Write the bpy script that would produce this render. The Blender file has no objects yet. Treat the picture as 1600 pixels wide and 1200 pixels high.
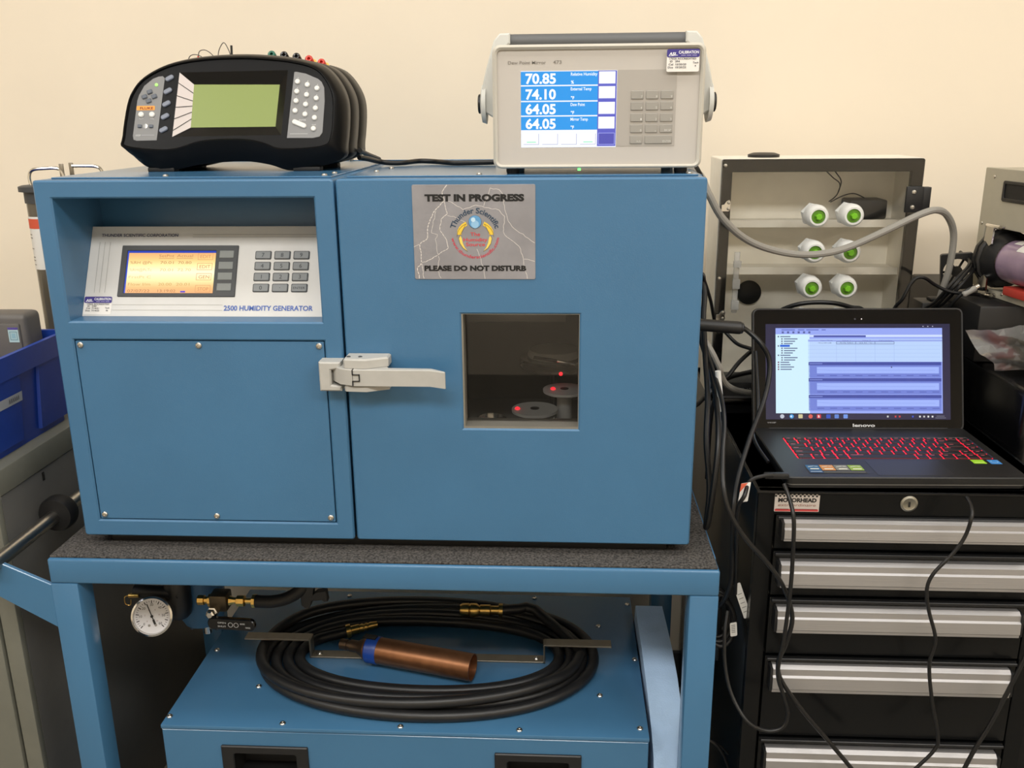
import bpy, bmesh, math, random
from math import sin, cos, pi, radians as R, sqrt
from mathutils import Vector as V, Matrix as Mx
from mathutils.geometry import tessellate_polygon
random.seed(7)
sc = bpy.context.scene
col = sc.collection
FLOOR, WALL_Y, CEIL = -0.78, 0.80, 2.02

# ------------------------------------------------------------------ camera, world, lights, exposure
cd = bpy.data.cameras.new('camera'); cam = bpy.data.objects.new('camera', cd); col.objects.link(cam)
cr_, cu_, cf_ = V((.99846687, .05471961, -.00834748)), V((-.00742008, .28175915, .95945647)), V((-.05485306, .95792356, -.2817332))
cam.matrix_world = Mx(((cr_.x, cu_.x, -cf_.x, .7145), (cr_.y, cu_.y, -cf_.y, -1.2193), (cr_.z, cu_.z, -cf_.z, .6006), (0, 0, 0, 1)))
cd.sensor_width = 36; cd.lens = 1430 / 1600 * 36; cd.clip_start = .02
sc.camera = cam
w = bpy.data.worlds.new('world'); sc.world = w; w.use_nodes = True
w.node_tree.nodes['Background'].inputs[0].default_value = (1, .93, .82, 1)
w.node_tree.nodes['Background'].inputs[1].default_value = .3
def area(name, loc, sx, sy, power, color=(1, .985, .955)):
    l = bpy.data.lights.new(name, 'AREA'); l.shape = 'RECTANGLE'; l.size = sx; l.size_y = sy; l.energy = power; l.color = color
    o = bpy.data.objects.new(name, l); col.objects.link(o); o.location = loc     # an area light shines down -Z
    return o
for lx, ly, pw in ((-.85, -.42, 9), (.5, -.42, 9), (1.85, -.42, 11), (.5, -1.9, 43), (2.3, -1.9, 35), (-1.3, -1.9, 29)):
    area('ceiling_panel_light', (lx, ly, CEIL - .03), 1.15, .55, pw)
sc.view_settings.view_transform = 'Standard'; sc.view_settings.look = 'None'
sc.view_settings.exposure = 0.0; sc.view_settings.gamma = 1.0; sc.view_settings.use_curve_mapping = False
try: sc.cycles.use_denoising = True
except Exception: pass

# ------------------------------------------------------------------ materials
def lin(c):
    return tuple((x / 255 / 12.92) if x / 255 <= .04045 else ((x / 255 + .055) / 1.055) ** 2.4 for x in c)
def mat(name, c, rough=.5, metal=0., noise=0., nscale=40., bump=0., bscale=400., emit=0., spec=.5, coat=0., aniso=None):
    m = bpy.data.materials.new(name); m.use_nodes = True; nt = m.node_tree; b = nt.nodes['Principled BSDF']
    L = lin(c)
    b.inputs['Base Color'].default_value = (*L, 1); b.inputs['Roughness'].default_value = rough; b.inputs['Metallic'].default_value = metal
    b.inputs['Specular IOR Level'].default_value = spec; b.inputs['Coat Weight'].default_value = coat
    tc = nt.nodes.new('ShaderNodeTexCoord')
    if noise:
        n = nt.nodes.new('ShaderNodeTexNoise'); n.inputs['Scale'].default_value = nscale; n.inputs['Detail'].default_value = 4
        nt.links.new(tc.outputs['Object'], n.inputs['Vector'])
        r = nt.nodes.new('ShaderNodeValToRGB'); r.color_ramp.elements[0].position = .35; r.color_ramp.elements[1].position = .65
        r.color_ramp.elements[0].color = (*[x * (1 - noise) for x in L], 1); r.color_ramp.elements[1].color = (*[min(1, x * (1 + noise)) for x in L], 1)
        nt.links.new(n.outputs['Fac'], r.inputs['Fac']); nt.links.new(r.outputs['Color'], b.inputs['Base Color'])
    if bump:
        n2 = nt.nodes.new('ShaderNodeTexNoise'); n2.inputs['Scale'].default_value = bscale; n2.inputs['Detail'].default_value = 2
        if aniso:
            mp = nt.nodes.new('ShaderNodeMapping'); mp.inputs['Scale'].default_value = aniso
            nt.links.new(tc.outputs['Object'], mp.inputs['Vector']); nt.links.new(mp.outputs['Vector'], n2.inputs['Vector'])
        else: nt.links.new(tc.outputs['Object'], n2.inputs['Vector'])
        bp = nt.nodes.new('ShaderNodeBump'); bp.inputs['Strength'].default_value = bump; bp.inputs['Distance'].default_value = .001
        nt.links.new(n2.outputs['Fac'], bp.inputs['Height']); nt.links.new(bp.outputs['Normal'], b.inputs['Normal'])
    if emit:
        b.inputs['Emission Color'].default_value = (*L, 1); b.inputs['Emission Strength'].default_value = emit
    return m
def printmat(name, emit=False, rough=.55, strength=1.):
    m = bpy.data.materials.new(name); m.use_nodes = True; nt = m.node_tree; b = nt.nodes['Principled BSDF']
    a = nt.nodes.new('ShaderNodeAttribute'); a.attribute_name = 'Col'; b.inputs['Roughness'].default_value = rough
    if emit:
        b.inputs['Base Color'].default_value = (.006, .006, .008, 1); b.inputs['Roughness'].default_value = .12
        nt.links.new(a.outputs['Color'], b.inputs['Emission Color']); b.inputs['Emission Strength'].default_value = strength
    else: nt.links.new(a.outputs['Color'], b.inputs['Base Color'])
    return m
def thin_glass(name, tint=(1, 1, 1), rough=.02, ior=1.45, milk=0.):
    m = bpy.data.materials.new(name); m.use_nodes = True; nt = m.node_tree; nt.nodes.clear()
    o = nt.nodes.new('ShaderNodeOutputMaterial'); mx = nt.nodes.new('ShaderNodeMixShader'); f = nt.nodes.new('ShaderNodeFresnel'); f.inputs[0].default_value = ior
    t = nt.nodes.new('ShaderNodeBsdfTransparent'); t.inputs[0].default_value = (*tint, 1); g = nt.nodes.new('ShaderNodeBsdfGlossy'); g.inputs['Roughness'].default_value = rough
    src = t
    if milk:
        src = nt.nodes.new('ShaderNodeMixShader'); df = nt.nodes.new('ShaderNodeBsdfDiffuse'); df.inputs[0].default_value = (.8, .8, .78, 1); src.inputs[0].default_value = milk
        nt.links.new(t.outputs[0], src.inputs[1]); nt.links.new(df.outputs[0], src.inputs[2])
    nt.links.new(f.outputs[0], mx.inputs[0]); nt.links.new(src.outputs[0], mx.inputs[1]); nt.links.new(g.outputs[0], mx.inputs[2]); nt.links.new(mx.outputs[0], o.inputs[0])
    return m
BLUE = mat('blue_powder_paint', (64, 109, 145), .34, noise=.03, nscale=8, bump=.10, bscale=500)
BLUE2 = mat('blue_smooth_paint', (66, 111, 147), .2, noise=.03, nscale=6)
WALLM = mat('cream_wall_paint', (243, 231, 211), .85, noise=.02, nscale=3, bump=.06, bscale=300)
FLOORM = mat('grey_floor', (120, 116, 108), .6, noise=.1, nscale=12)
CEILM = mat('white_ceiling', (232, 230, 224), .9, bump=.1, bscale=120)
PANELM = mat('control_panel_grey', (206, 205, 202), .42, noise=.02, nscale=30)
DGREY = mat('dark_grey_bezel', (62, 64, 66), .5)
KEYG = mat('grey_key', (132, 136, 138), .55)
SOFTG = mat('soft_key_grey', (128, 132, 130), .5)
STEEL = mat('screw_steel', (200, 196, 188), .28, metal=1)
LATCH = mat('latch_grey_paint', (176, 174, 168), .5, noise=.03, nscale=60)
ALU = mat('brushed_aluminium', (176, 174, 174), .46, metal=.75, bump=.25, bscale=300, aniso=(.02, 1, 4))
BLACK = mat('black_plastic', (24, 24, 25), .45)
BLACKG = mat('black_gloss', (9, 9, 10), .22, noise=.05)
BLACKM = mat('black_matte_rubber', (16, 16, 17), .62, bump=.1, bscale=500)
BLACKS = mat('black_satin_shell', (9, 9, 10), .36, bump=.04, bscale=900, spec=.16)
CABLE = mat('black_cable_sheath', (14, 14, 15), .42)
CHEST = mat('black_chest_enamel', (7, 8, 9), .24, noise=.05, spec=.35)
CHESTS = mat('black_chest_side', (16, 16, 15), .3, noise=.05, spec=.7)
GREYC = mat('grey_cable_sheath', (146, 143, 136), .55)
MAT_R = mat('rubber_mat', (68, 65, 62), .95, noise=.75, nscale=300, bump=.9, bscale=320)
BEIGE = mat('instrument_beige', (193, 188, 176), .5, noise=.02, nscale=20)
BEIGE2 = mat('instrument_face', (186, 180, 172), .55)
HANDLEG = mat('cast_grey_handle', (202, 202, 196), .42)
GRIP = mat('grip_grey', (92, 93, 94), .55)
KEYMG = mat('monitor_key_grey', (150, 146, 138), .6)
WHITEP = mat('white_plastic', (226, 226, 222), .4)
WHITEM = mat('enclosure_white', (246, 240, 226), .5, noise=.02)
GREEN = mat('green_plug', (116, 190, 30), .45)
GREEND = mat('green_seal', (92, 140, 30), .5)
BRASS = mat('brass', (204, 168, 96), .28, metal=1, noise=.08, nscale=60)
CHROME = mat('chrome', (215, 213, 208), .14, metal=1)
BRUSHED = mat('steel_strap', (150, 143, 130), .42, metal=.85, noise=.05, nscale=80)
COPPER = mat('bronze_tube', (140, 96, 66), .38, metal=.8, noise=.12, nscale=50)
TAPE = mat('blue_tape', (28, 66, 150), .35)
FOAM = mat('grey_blue_foam', (166, 194, 226), .95, noise=.07, nscale=14, bump=.6, bscale=420)
GREYCAB = mat('grey_cabinet_enamel', (112, 112, 102), .42, noise=.03)
GREYCABD = mat('grey_cabinet_side', (92, 91, 88), .45, noise=.03)
BIN = mat('blue_bin_plastic', (26, 64, 158), .4, noise=.04)
CASEG = mat('grey_case_plastic', (98, 94, 90), .5, bump=.2, bscale=300)
UNITB = mat('right_unit_beige', (176, 170, 152), .55, noise=.02)
REDP = mat('red_plastic', (196, 66, 54), .45)
GLASS = thin_glass('clear_acrylic', (.985, .985, .98), ior=1.36)
CHGLASS = thin_glass('chamber_glass', (.90, .90, .90), ior=1.45)
LIGHTG = thin_glass('smoky_tube', (.62, .60, .55), .08)
PLASTICBAG = thin_glass('clear_bag', (.86, .86, .85), .25, 1.4, .28)
LINER = mat('chamber_dark_liner', (44, 44, 42), .3, metal=.5)
DISC = mat('sensor_disc', (205, 205, 200), .5)
REDLED_GLOW = mat('red_led_and_glow', (255, 30, 40), .4, emit=3.0)  # red sensor lights, and the reflected red glow painted on the dish
GREENGLINT = mat('green_led_glint', (110, 255, 120), .4, emit=1.6)  # reflection of a green LED, given as an emissive colour
GREENLED2 = mat('green_indicator', (150, 205, 110), .4, emit=.6)
LCD = mat('green_lcd', (120, 134, 66), .35, emit=.2)
KEYGLOW = mat('keyboard_backlight', (235, 26, 50), .5, emit=1.5)
KEYB = mat('laptop_key', (20, 16, 18), .5)
DECK = mat('laptop_deck', (24, 24, 24), .42, bump=.05, bscale=900)
LIDB = mat('laptop_bezel', (8, 8, 9), .14, spec=.25)
SILVER = mat('silver_edge', (150, 150, 150), .35, metal=.8)
PURPLE = mat('desiccant_tube', (150, 128, 150), .25, noise=.12, nscale=30, coat=.6)
LABELW = mat('paper_label', (222, 220, 214), .7)
PANELG = mat('calibrator_panel_grey', (126, 126, 126), .5)
BTN = mat('calibrator_button_white', (222, 220, 214), .45)
BTNG = mat('calibrator_button_grey', (122, 128, 142), .45)
BTND = mat('calibrator_arrow_grey', (92, 98, 108), .5)
WINDOW_TRIM = mat('window_trim', (150, 146, 136), .4, metal=.6)
PRINT = printmat('printed_ink'); SCREEN = printmat('lit_screen', True); SCREENHOT = printmat('lit_screen_bright', True, strength=1.12)

# ------------------------------------------------------------------ builders
WM = {}
def wm(o): return WM[o.name] if o else Mx.Identity(4)
class Fr:
    def __init__(s, o, ex, ey):
        s.o, s.ex, s.ey = V(o), V(ex).normalized(), V(ey).normalized(); s.n = s.ex.cross(s.ey).normalized()
    def p(s, a, b, c=0.): return s.o + s.ex * a + s.ey * b + s.n * c
    def m(s, a, b, c=0.):
        q = s.p(a, b, c); return Mx(((s.ex.x, s.ey.x, s.n.x, q.x), (s.ex.y, s.ey.y, s.n.y, q.y), (s.ex.z, s.ey.z, s.n.z, q.z), (0, 0, 0, 1)))
def B(): return bmesh.new()
def box(bm, x0, x1, y0, y1, z0, z1, bev=0., seg=2, M=None):
    vs = [bm.verts.new((x, y, z)) for x in (x0, x1) for y in (y0, y1) for z in (z0, z1)]
    fs = [bm.faces.new([vs[i] for i in f]) for f in ((0, 1, 3, 2), (4, 6, 7, 5), (0, 4, 5, 1), (2, 3, 7, 6), (0, 2, 6, 4), (1, 5, 7, 3))]
    if bev:
        es = list({e for f in fs for e in f.edges})
        r = bmesh.ops.bevel(bm, geom=es, offset=bev, segments=seg, affect='EDGES', profile=.5)
        vs = list({v for f in r['faces'] for v in f.verts} | {v for v in vs if v.is_valid})
    if M is not None: bmesh.ops.transform(bm, matrix=M, verts=[v for v in vs if v.is_valid])
    return bm
def fbox(bm, fr, a0, a1, b0, b1, c0, c1, bev=0., seg=2):
    return box(bm, a0, a1, b0, b1, c0, c1, bev, seg, fr.m(0, 0, 0))
def basis(d):
    d = V(d).normalized(); u = V((0, 0, 1)) if abs(d.z) < .9 else V((1, 0, 0)); a = d.cross(u).normalized(); return a, d.cross(a).normalized(), d
def lathe(bm, p0, axis, prof, n=24, cap0=True, cap1=True):
    a, b, d = basis(axis); p0 = V(p0); rings = []
    for r, h in prof:
        rings.append([bm.verts.new(p0 + d * h + (a * cos(2 * pi * i / n) + b * sin(2 * pi * i / n)) * r) for i in range(n)])
    for r0, r1 in zip(rings, rings[1:]):
        for i in range(n): bm.faces.new((r0[i], r0[(i + 1) % n], r1[(i + 1) % n], r1[i]))
    if cap0: bm.faces.new(rings[0][::-1])
    if cap1: bm.faces.new(rings[-1])
    return bm
def cyl(bm, p0, p1, r, n=20, ch=0.):
    p0, p1 = V(p0), V(p1); L = (p1 - p0).length
    return lathe(bm, p0, p1 - p0, [(r, 0), (r, L)] if not ch else [(r - ch, 0), (r, ch), (r, L - ch), (r - ch, L)], n)
def smooth_path(pts, k=6):
    pts = [V(p) for p in pts]; out = []
    for i in range(len(pts) - 1):
        p0, p1, p2, p3 = pts[max(i - 1, 0)], pts[i], pts[i + 1], pts[min(i + 2, len(pts) - 1)]
        for j in range(k):
            t = j / k
            out.append(.5 * ((2 * p1) + (p2 - p0) * t + (2 * p0 - 5 * p1 + 4 * p2 - p3) * t * t + (3 * p1 - p0 - 3 * p2 + p3) * t ** 3))
    return out + [pts[-1]]
def tube(bm, pts, r, n=10, k=6, ry=None):
    P = smooth_path(pts, k) if k else [V(p) for p in pts]; rings = []; up = None
    for i, p in enumerate(P):
        d = (P[min(i + 1, len(P) - 1)] - P[max(i - 1, 0)]).normalized()
        if up is None: a, b, _ = basis(d)
        else:
            a = up - d * up.dot(d); a.normalize(); b = d.cross(a)
        up = a
        rings.append([bm.verts.new(p + a * cos(2 * pi * j / n) * r + b * sin(2 * pi * j / n) * (ry or r)) for j in range(n)])
    for r0, r1 in zip(rings, rings[1:]):
        for j in range(n): bm.faces.new((r0[j], r0[(j + 1) % n], r1[(j + 1) % n], r1[j]))
    bm.faces.new(rings[0][::-1]); bm.faces.new(rings[-1])
    return bm
def rrect(a0, b0, a1, b1, r, n=4):
    if r <= 0: return [(a0, b0), (a1, b0), (a1, b1), (a0, b1)]
    o = []
    for cx, cy, s in ((a1 - r, b0 + r, -90), (a1 - r, b1 - r, 0), (a0 + r, b1 - r, 90), (a0 + r, b0 + r, 180)):
        for i in range(n + 1): t = R(s + 90 * i / n); o.append((cx + r * cos(t), cy + r * sin(t)))
    return o
def circ(a, b, r, n=24): return [(a + r * cos(2 * pi * i / n), b + r * sin(2 * pi * i / n)) for i in range(n)]
def inset(poly, d):
    n = len(poly); o = []; A = sum(poly[i][0] * poly[(i + 1) % n][1] - poly[(i + 1) % n][0] * poly[i][1] for i in range(n)); s = 1 if A > 0 else -1
    for i in range(n):
        p, q, r_ = V(poly[i - 1]), V(poly[i]), V(poly[(i + 1) % n]); e0 = (q - p).normalized(); e1 = (r_ - q).normalized()
        n0, n1 = V((-e0.y, e0.x)), V((-e1.y, e1.x)); k = n0 + n1
        k = n0 if k.length < 1e-6 else k / max(.3, (1 + n0.dot(n1)))
        o.append(tuple(q + k * d * s))
    return o
def slab(bm, fr, outer, holes=(), c0=-.01, c1=0., ch=0., back=True, sh=0.):
    """extruded outline with holes in a frame; ch chamfers the front rims"""
    def ring(poly, c): return [bm.verts.new(fr.p(a, b, c)) for a, b in poly]
    def face(polys, rings, flip):
        flat = [v for r in rings for v in r]
        for t in tessellate_polygon([[V((a, b, 0)) for a, b in p] for p in polys]):
            try: bm.faces.new([flat[i] for i in (t if not flip else t[::-1])])
            except ValueError: pass
    loops = [list(outer)] + [list(h) for h in holes]
    fronts = [inset(l, ch if i == 0 else -ch) for i, l in enumerate(loops)] if ch else loops
    R1 = [ring(l, c1) for l in fronts]; face(fronts, R1, False)
    R2 = [ring(l, c1 - ch) for l in loops] if ch else R1
    R3 = [ring(l, c0) for l in loops]
    for A_, B_ in ((R1, R2), (R2, R3)):
        if A_ is B_: continue
        for x, y in zip(A_, B_):
            n = len(x)
            for i in range(n):
                try: bm.faces.new((x[i], y[i], y[(i + 1) % n], x[(i + 1) % n]))
                except ValueError: pass
    if back: face(loops, R3, True)
    bmesh.ops.recalc_face_normals(bm, faces=bm.faces[:])
    return bm
def loft(bm, rings, closed=True, cap0=False, cap1=False):
    Rg = [[bm.verts.new(p) for p in r] for r in rings]
    for a, b in zip(Rg, Rg[1:]):
        n = len(a)
        for i in range(n if closed else n - 1): bm.faces.new((a[i], a[(i + 1) % n], b[(i + 1) % n], b[i]))
    if cap0: bm.faces.new(Rg[0][::-1])
    if cap1: bm.faces.new(Rg[-1])
    bmesh.ops.recalc_face_normals(bm, faces=bm.faces[:])
    return bm
def setp(o, label=None, cat=None, group=None, kind=None):
    for k, v in (('label', label), ('category', cat), ('group', group), ('kind', kind)):
        if v: o[k] = v
    return o
def finish(me, smooth):
    if smooth is not None:
        me.polygons.foreach_set('use_smooth', [True] * len(me.polygons)); me.set_sharp_from_angle(angle=R(smooth))
    me.update()
def part(name, bm, m, parent, label=None, smooth=35, kind=None):
    """bm is in world coordinates"""
    bm.transform(wm(parent).inverted()); me = bpy.data.meshes.new(name); bm.to_mesh(me); bm.free(); finish(me, smooth)
    me.materials.append(m); o = bpy.data.objects.new(name, me); col.objects.link(o); o.parent = parent; WM[o.name] = wm(parent).copy()
    return setp(o, label, kind=kind)
def inst(name, me, M, parent, label=None):
    o = bpy.data.objects.new(name, me); col.objects.link(o); o.parent = parent; o.matrix_basis = wm(parent).inverted() @ M; WM[o.name] = M.copy()
    return setp(o, label)
def thing(name, label, cat, loc, rz=0., group=None):
    o = bpy.data.objects.new(name, None); o.empty_display_size = .02; col.objects.link(o); o.location = loc; o.rotation_euler = (0, 0, rz)
    WM[o.name] = Mx.Translation(V(loc)) @ Mx.Rotation(rz, 4, 'Z'); return setp(o, label, cat, group)
def single(name, bm, m, label, cat, group=None, smooth=35, kind=None):
    vs = [v.co for v in bm.verts]; c = V(((min(v.x for v in vs) + max(v.x for v in vs)) / 2, (min(v.y for v in vs) + max(v.y for v in vs)) / 2, min(v.z for v in vs)))
    bm.transform(Mx.Translation(-c)); me = bpy.data.meshes.new(name); bm.to_mesh(me); bm.free(); finish(me, smooth); me.materials.append(m)
    o = bpy.data.objects.new(name, me); col.objects.link(o); o.location = c; WM[o.name] = Mx.Translation(c); return setp(o, label, cat, group, kind)
def struct(name, bm, m):
    o = single(name, bm, m, None, None, smooth=None, kind='structure'); return o
def mesh_of(bm, m, name, smooth=35):
    me = bpy.data.meshes.new(name); bm.to_mesh(me); bm.free(); finish(me, smooth); me.materials.append(m); return me
_txt = {}
def glyphs(s, bold=0.):
    k = (s, bold)
    if k not in _txt:
        c = bpy.data.curves.new('t', 'FONT'); c.body = s; c.size = 1; c.offset = bold; c.resolution_u = 3; c.fill_mode = 'FRONT'
        o = bpy.data.objects.new('t', c); me = o.to_mesh()
        vs = [(v.co.x, v.co.y) for v in me.vertices]; fs = [tuple(p.vertices) for p in me.polygons]
        o.to_mesh_clear(); bpy.data.objects.remove(o); bpy.data.curves.remove(c)
        x0, x1 = (min(v[0] for v in vs), max(v[0] for v in vs)) if vs else (0, 1)
        _txt[k] = (vs, fs, x0, x1)
    return _txt[k]
CAP = .73
class Print:
    """flat print: coloured faces in a frame, one mesh"""
    def __init__(s): s.v, s.f, s.c = [], [], []
    def face(s, pts, c, lay):
        i = len(s.v); s.v += [(a, b, lay) for a, b in pts]; s.f.append(tuple(range(i, i + len(pts)))); s.c.append(c)
    def rect(s, a0, b0, a1, b1, c, lay=1): s.face([(a0, b0), (a1, b0), (a1, b1), (a0, b1)], lin(c), lay)
    def poly(s, pts, c, lay=1):
        i = len(s.v); s.v += [(a, b, lay) for a, b in pts]
        for t in tessellate_polygon([[V((a, b, 0)) for a, b in pts]]): s.f.append(tuple(i + j for j in t)); s.c.append(lin(c))
    def line(s, pts, wd, c, lay=1):
        for p, q in zip(pts, pts[1:]):
            p, q = V(p), V(q); d = (q - p); L = d.length
            if L < 1e-7: continue
            d /= L; nrm = V((-d.y, d.x)) * wd / 2; e = d * wd * .3
            s.face([tuple(p - nrm - e), tuple(q - nrm + e), tuple(q + nrm + e), tuple(p + nrm - e)], lin(c), lay)
    def frame(s, a0, b0, a1, b1, wd, c, lay=1): s.line([(a0, b0), (a1, b0), (a1, b1), (a0, b1), (a0, b0)], wd, c, lay)
    def text(s, t, a0, b0, a1, h, c, lay=2, bold=.0, map=None, slant=0., align=None):
        """cap height h on baseline b0; squeezed to a0..a1 (a1 None keeps the natural width)"""
        vs, fs, x0, x1 = glyphs(t, bold); sy = h / CAP; sx = sy if a1 is None else (a1 - a0) / (x1 - x0)
        off = 0
        if a1 is None and align == 'c': off = -(x1 - x0) * sx / 2
        i = len(s.v)
        for x, y in vs:
            q = (a0 + off + (x - x0) * sx + y * sy * slant, b0 + y * sy); q = map(*q) if map else q; s.v.append((*q, lay))
        for f in fs: s.f.append(tuple(i + j for j in f)); s.c.append(lin(c))
    def build(s, name, fr, parent, m=None, step=.0003, label=None, base=0.):
        me = bpy.data.meshes.new(name); inv = wm(parent).inverted()
        me.from_pydata([inv @ fr.p(a, b, base + l * step) for a, b, l in s.v], [], s.f); at = me.color_attributes.new('Col', 'FLOAT_COLOR', 'CORNER')
        for p, c in zip(me.polygons, s.c):
            for li in p.loop_indices: at.data[li].color = (*c, 1)
        me.materials.append(m or PRINT); me.update(); o = bpy.data.objects.new(name, me); col.objects.link(o); o.parent = parent; WM[o.name] = wm(parent).copy()
        return setp(o, label)
_scr = {}
def screw(parent, pos, n, r=.0035, m=None, name='screw'):
    k = (round(r, 5), (m or STEEL).name)
    if k not in _scr:
        bm = B(); lathe(bm, (0, 0, 0), (0, 0, 1), [(r, -.001), (r, r * .25), (r * .8, r * .5), (r * .35, r * .62), (r * .33, r * .35)], 10); _scr[k] = mesh_of(bm, m or STEEL, 'screw')
    a, b, d = basis(n); p = V(pos)
    return inst(name, _scr[k], Mx(((a.x, b.x, d.x, p.x), (a.y, b.y, d.y, p.y), (a.z, b.z, d.z, p.z), (0, 0, 0, 1))), parent)
XZ = ((1, 0, 0), (0, 0, 1))
def fz(x, y, z): return Fr((x, y, z), *XZ)              # upright frame facing the viewer side (-Y)
def sticker(fr, a0, b0, a1, b1, parent, lines):
    """white calibration sticker with a violet band on top"""
    W, H = a1 - a0, b1 - b0; p = Print(); p.poly(rrect(a0, b0, a1, b1, .002, 3), (228, 224, 218), 1); p.poly(rrect(a0, b1 - .36 * H, a1, b1, .002, 3), (58, 48, 128), 2)
    p.text('ASL', a0 + .06 * W, b1 - .27 * H, a0 + .3 * W, .13 * H, (235, 235, 240), 3, .03, slant=.2)
    p.text('CALIBRATION', a0 + .36 * W, b1 - .2 * H, a0 + .97 * W, .13 * H, (240, 240, 244), 3, .02)
    p.line([(a0 + .06 * W, b1 - .3 * H), (a0 + .33 * W, b1 - .27 * H)], .0006, (220, 220, 235), 3)
    for k in range(3): p.line([(a0 + (.44 + .17 * k) * W, b1 - .275 * H), (a0 + (.57 + .17 * k) * W, b1 - .275 * H)], .0008, (170, 165, 205), 3)   # a line too small to read
    for t, x0, x1, y in lines: p.text(t, a0 + x0 * W, b0 + y * H, a0 + x1 * W, .085 * H, (50, 50, 60), 3, .01)
    return p.build('calibration_sticker', fr, parent, label='white calibration sticker with violet band')

# ------------------------------------------------------------------ the room
XL, XR, YF = -2.6, 3.4, -3.6
bm = B(); box(bm, XL - .1, XR + .1, YF - .1, WALL_Y + .1, FLOOR - .1, FLOOR); struct('floor', bm, FLOORM)
bm = B(); box(bm, XL - .1, XR + .1, WALL_Y, WALL_Y + .1, FLOOR, CEIL); struct('wall_back', bm, WALLM)
bm = B(); box(bm, XL - .1, XL, YF, WALL_Y, FLOOR, CEIL); struct('wall_left', bm, WALLM)
bm = B(); box(bm, XR, XR + .1, YF, WALL_Y, FLOOR, CEIL); struct('wall_right', bm, WALLM)
bm = B(); box(bm, XL - .1, XR + .1, YF - .1, YF, FLOOR, CEIL); struct('wall_front', bm, WALLM)
bm = B(); box(bm, XL - .1, XR + .1, YF - .1, WALL_Y + .1, CEIL, CEIL + .1); struct('ceiling', bm, CEILM)
bm = B(); box(bm, XL, XR, WALL_Y - .012, WALL_Y, FLOOR, FLOOR + .1, .003); struct('baseboard_back', bm, DGREY)

# ------------------------------------------------------------------ humidity generator cabinet
HZ = .5218; MATZ = -.018
g = thing('humidity_generator', 'large blue benchtop humidity chamber cabinet with window and keypad panel', 'humidity chamber', (.45, .24, MATZ))
F0 = fz(0, 0, 0)
REC = (.0242, .3286, .3829, .4978); PAN = (.0259, .0261, .3843, .302)
bm = B(); slab(bm, F0, rrect(0, 0, .4098, HZ, .004, 2), [rrect(*REC, 0), rrect(*PAN, 0)], -.13, 0, .0022)
box(bm, 0, .4098, .13, .47, 0, HZ, .002); part('body', bm, BLUE, g)
bm = B(); slab(bm, F0, rrect(PAN[0] + .0016, PAN[1] + .0016, PAN[2] - .0016, PAN[3] - .0016, .001, 1), (), -.012, -.0016, .0006); ap = part('access_panel', bm, BLUE, g)
for x, z in ((.0345, .2945), (.205, .2945), (.376, .2945), (.0345, .0345), (.205, .0345), (.376, .0345)): screw(ap, (x, .0012, z), (0, -1, 0), .0045)
WIN = (.5757, .1757, .7375, .3409)
bm = B(); slab(bm, F0, rrect(.4134, 0, .90, HZ, .004, 2), [rrect(*WIN, 0)], -.045, 0, .0022); dr = part('door', bm, BLUE, g)
bm = B(); slab(bm, F0, rrect(WIN[0] - .0003, WIN[1] - .0003, WIN[2] + .0003, WIN[3] + .0003, 0), [rrect(WIN[0] + .0024, WIN[1] + .003, WIN[2] - .0007, WIN[3] - .0007, 0)], -.04, -.0025); part('window_trim', bm, WINDOW_TRIM, dr)
bm = B(); box(bm, WIN[0] + .0005, WIN[2] - .0005, .026, .032, WIN[1] + .0005, WIN[3] - .0005); part('window_pane', bm, CHGLASS, dr)
CH = (.47, .085, .845, .45)
bm = B(); slab(bm, fz(0, .05, 0), rrect(.4134, 0, .90, HZ, 0), [rrect(*CH, 0)], -.40, 0); box(bm, .4134, .90, .45, .47, 0, HZ); part('chamber_housing', bm, BLUE, g)
bm = B(); slab(bm, fz(0, .0505, 0), rrect(*CH, 0), [rrect(CH[0] + .002, CH[1] + .002, CH[2] - .002, CH[3] - .002, 0)], -.38, 0); box(bm, CH[0], CH[2], .43, .445, CH[1], CH[3]); part('chamber_liner', bm, LINER, g)
bm = B(); box(bm, .03, .87, .02, .45, MATZ, -.0005, .002); part('plinth', bm, BLACKM, g)
for x0, x1 in ((.012, .4015), (.4225, .892)):
    bm = B(); box(bm, x0, x1, .028, .465, HZ, HZ + .0022, .0008, 1); tp = part('top_panel', bm, BLUE2, g)
    for sx, sy in (((.166, .045), (.388, .045), (.391, .09)) if x0 < .1 else ((.445, .12), (.452, .20), (.60, .045), (.882, .045))): screw(tp, (sx, sy, HZ + .0022), (0, 0, 1), .004)
bm = B(); box(bm, .012, .892, .4655, .47, HZ, HZ + .0035, .001); fl = part('rear_flange', bm, BLUE2, g)
for x in (.30, .33, .66, .70): screw(fl, (x, .4677, HZ + .0035), (0, 0, 1), .005)
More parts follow.
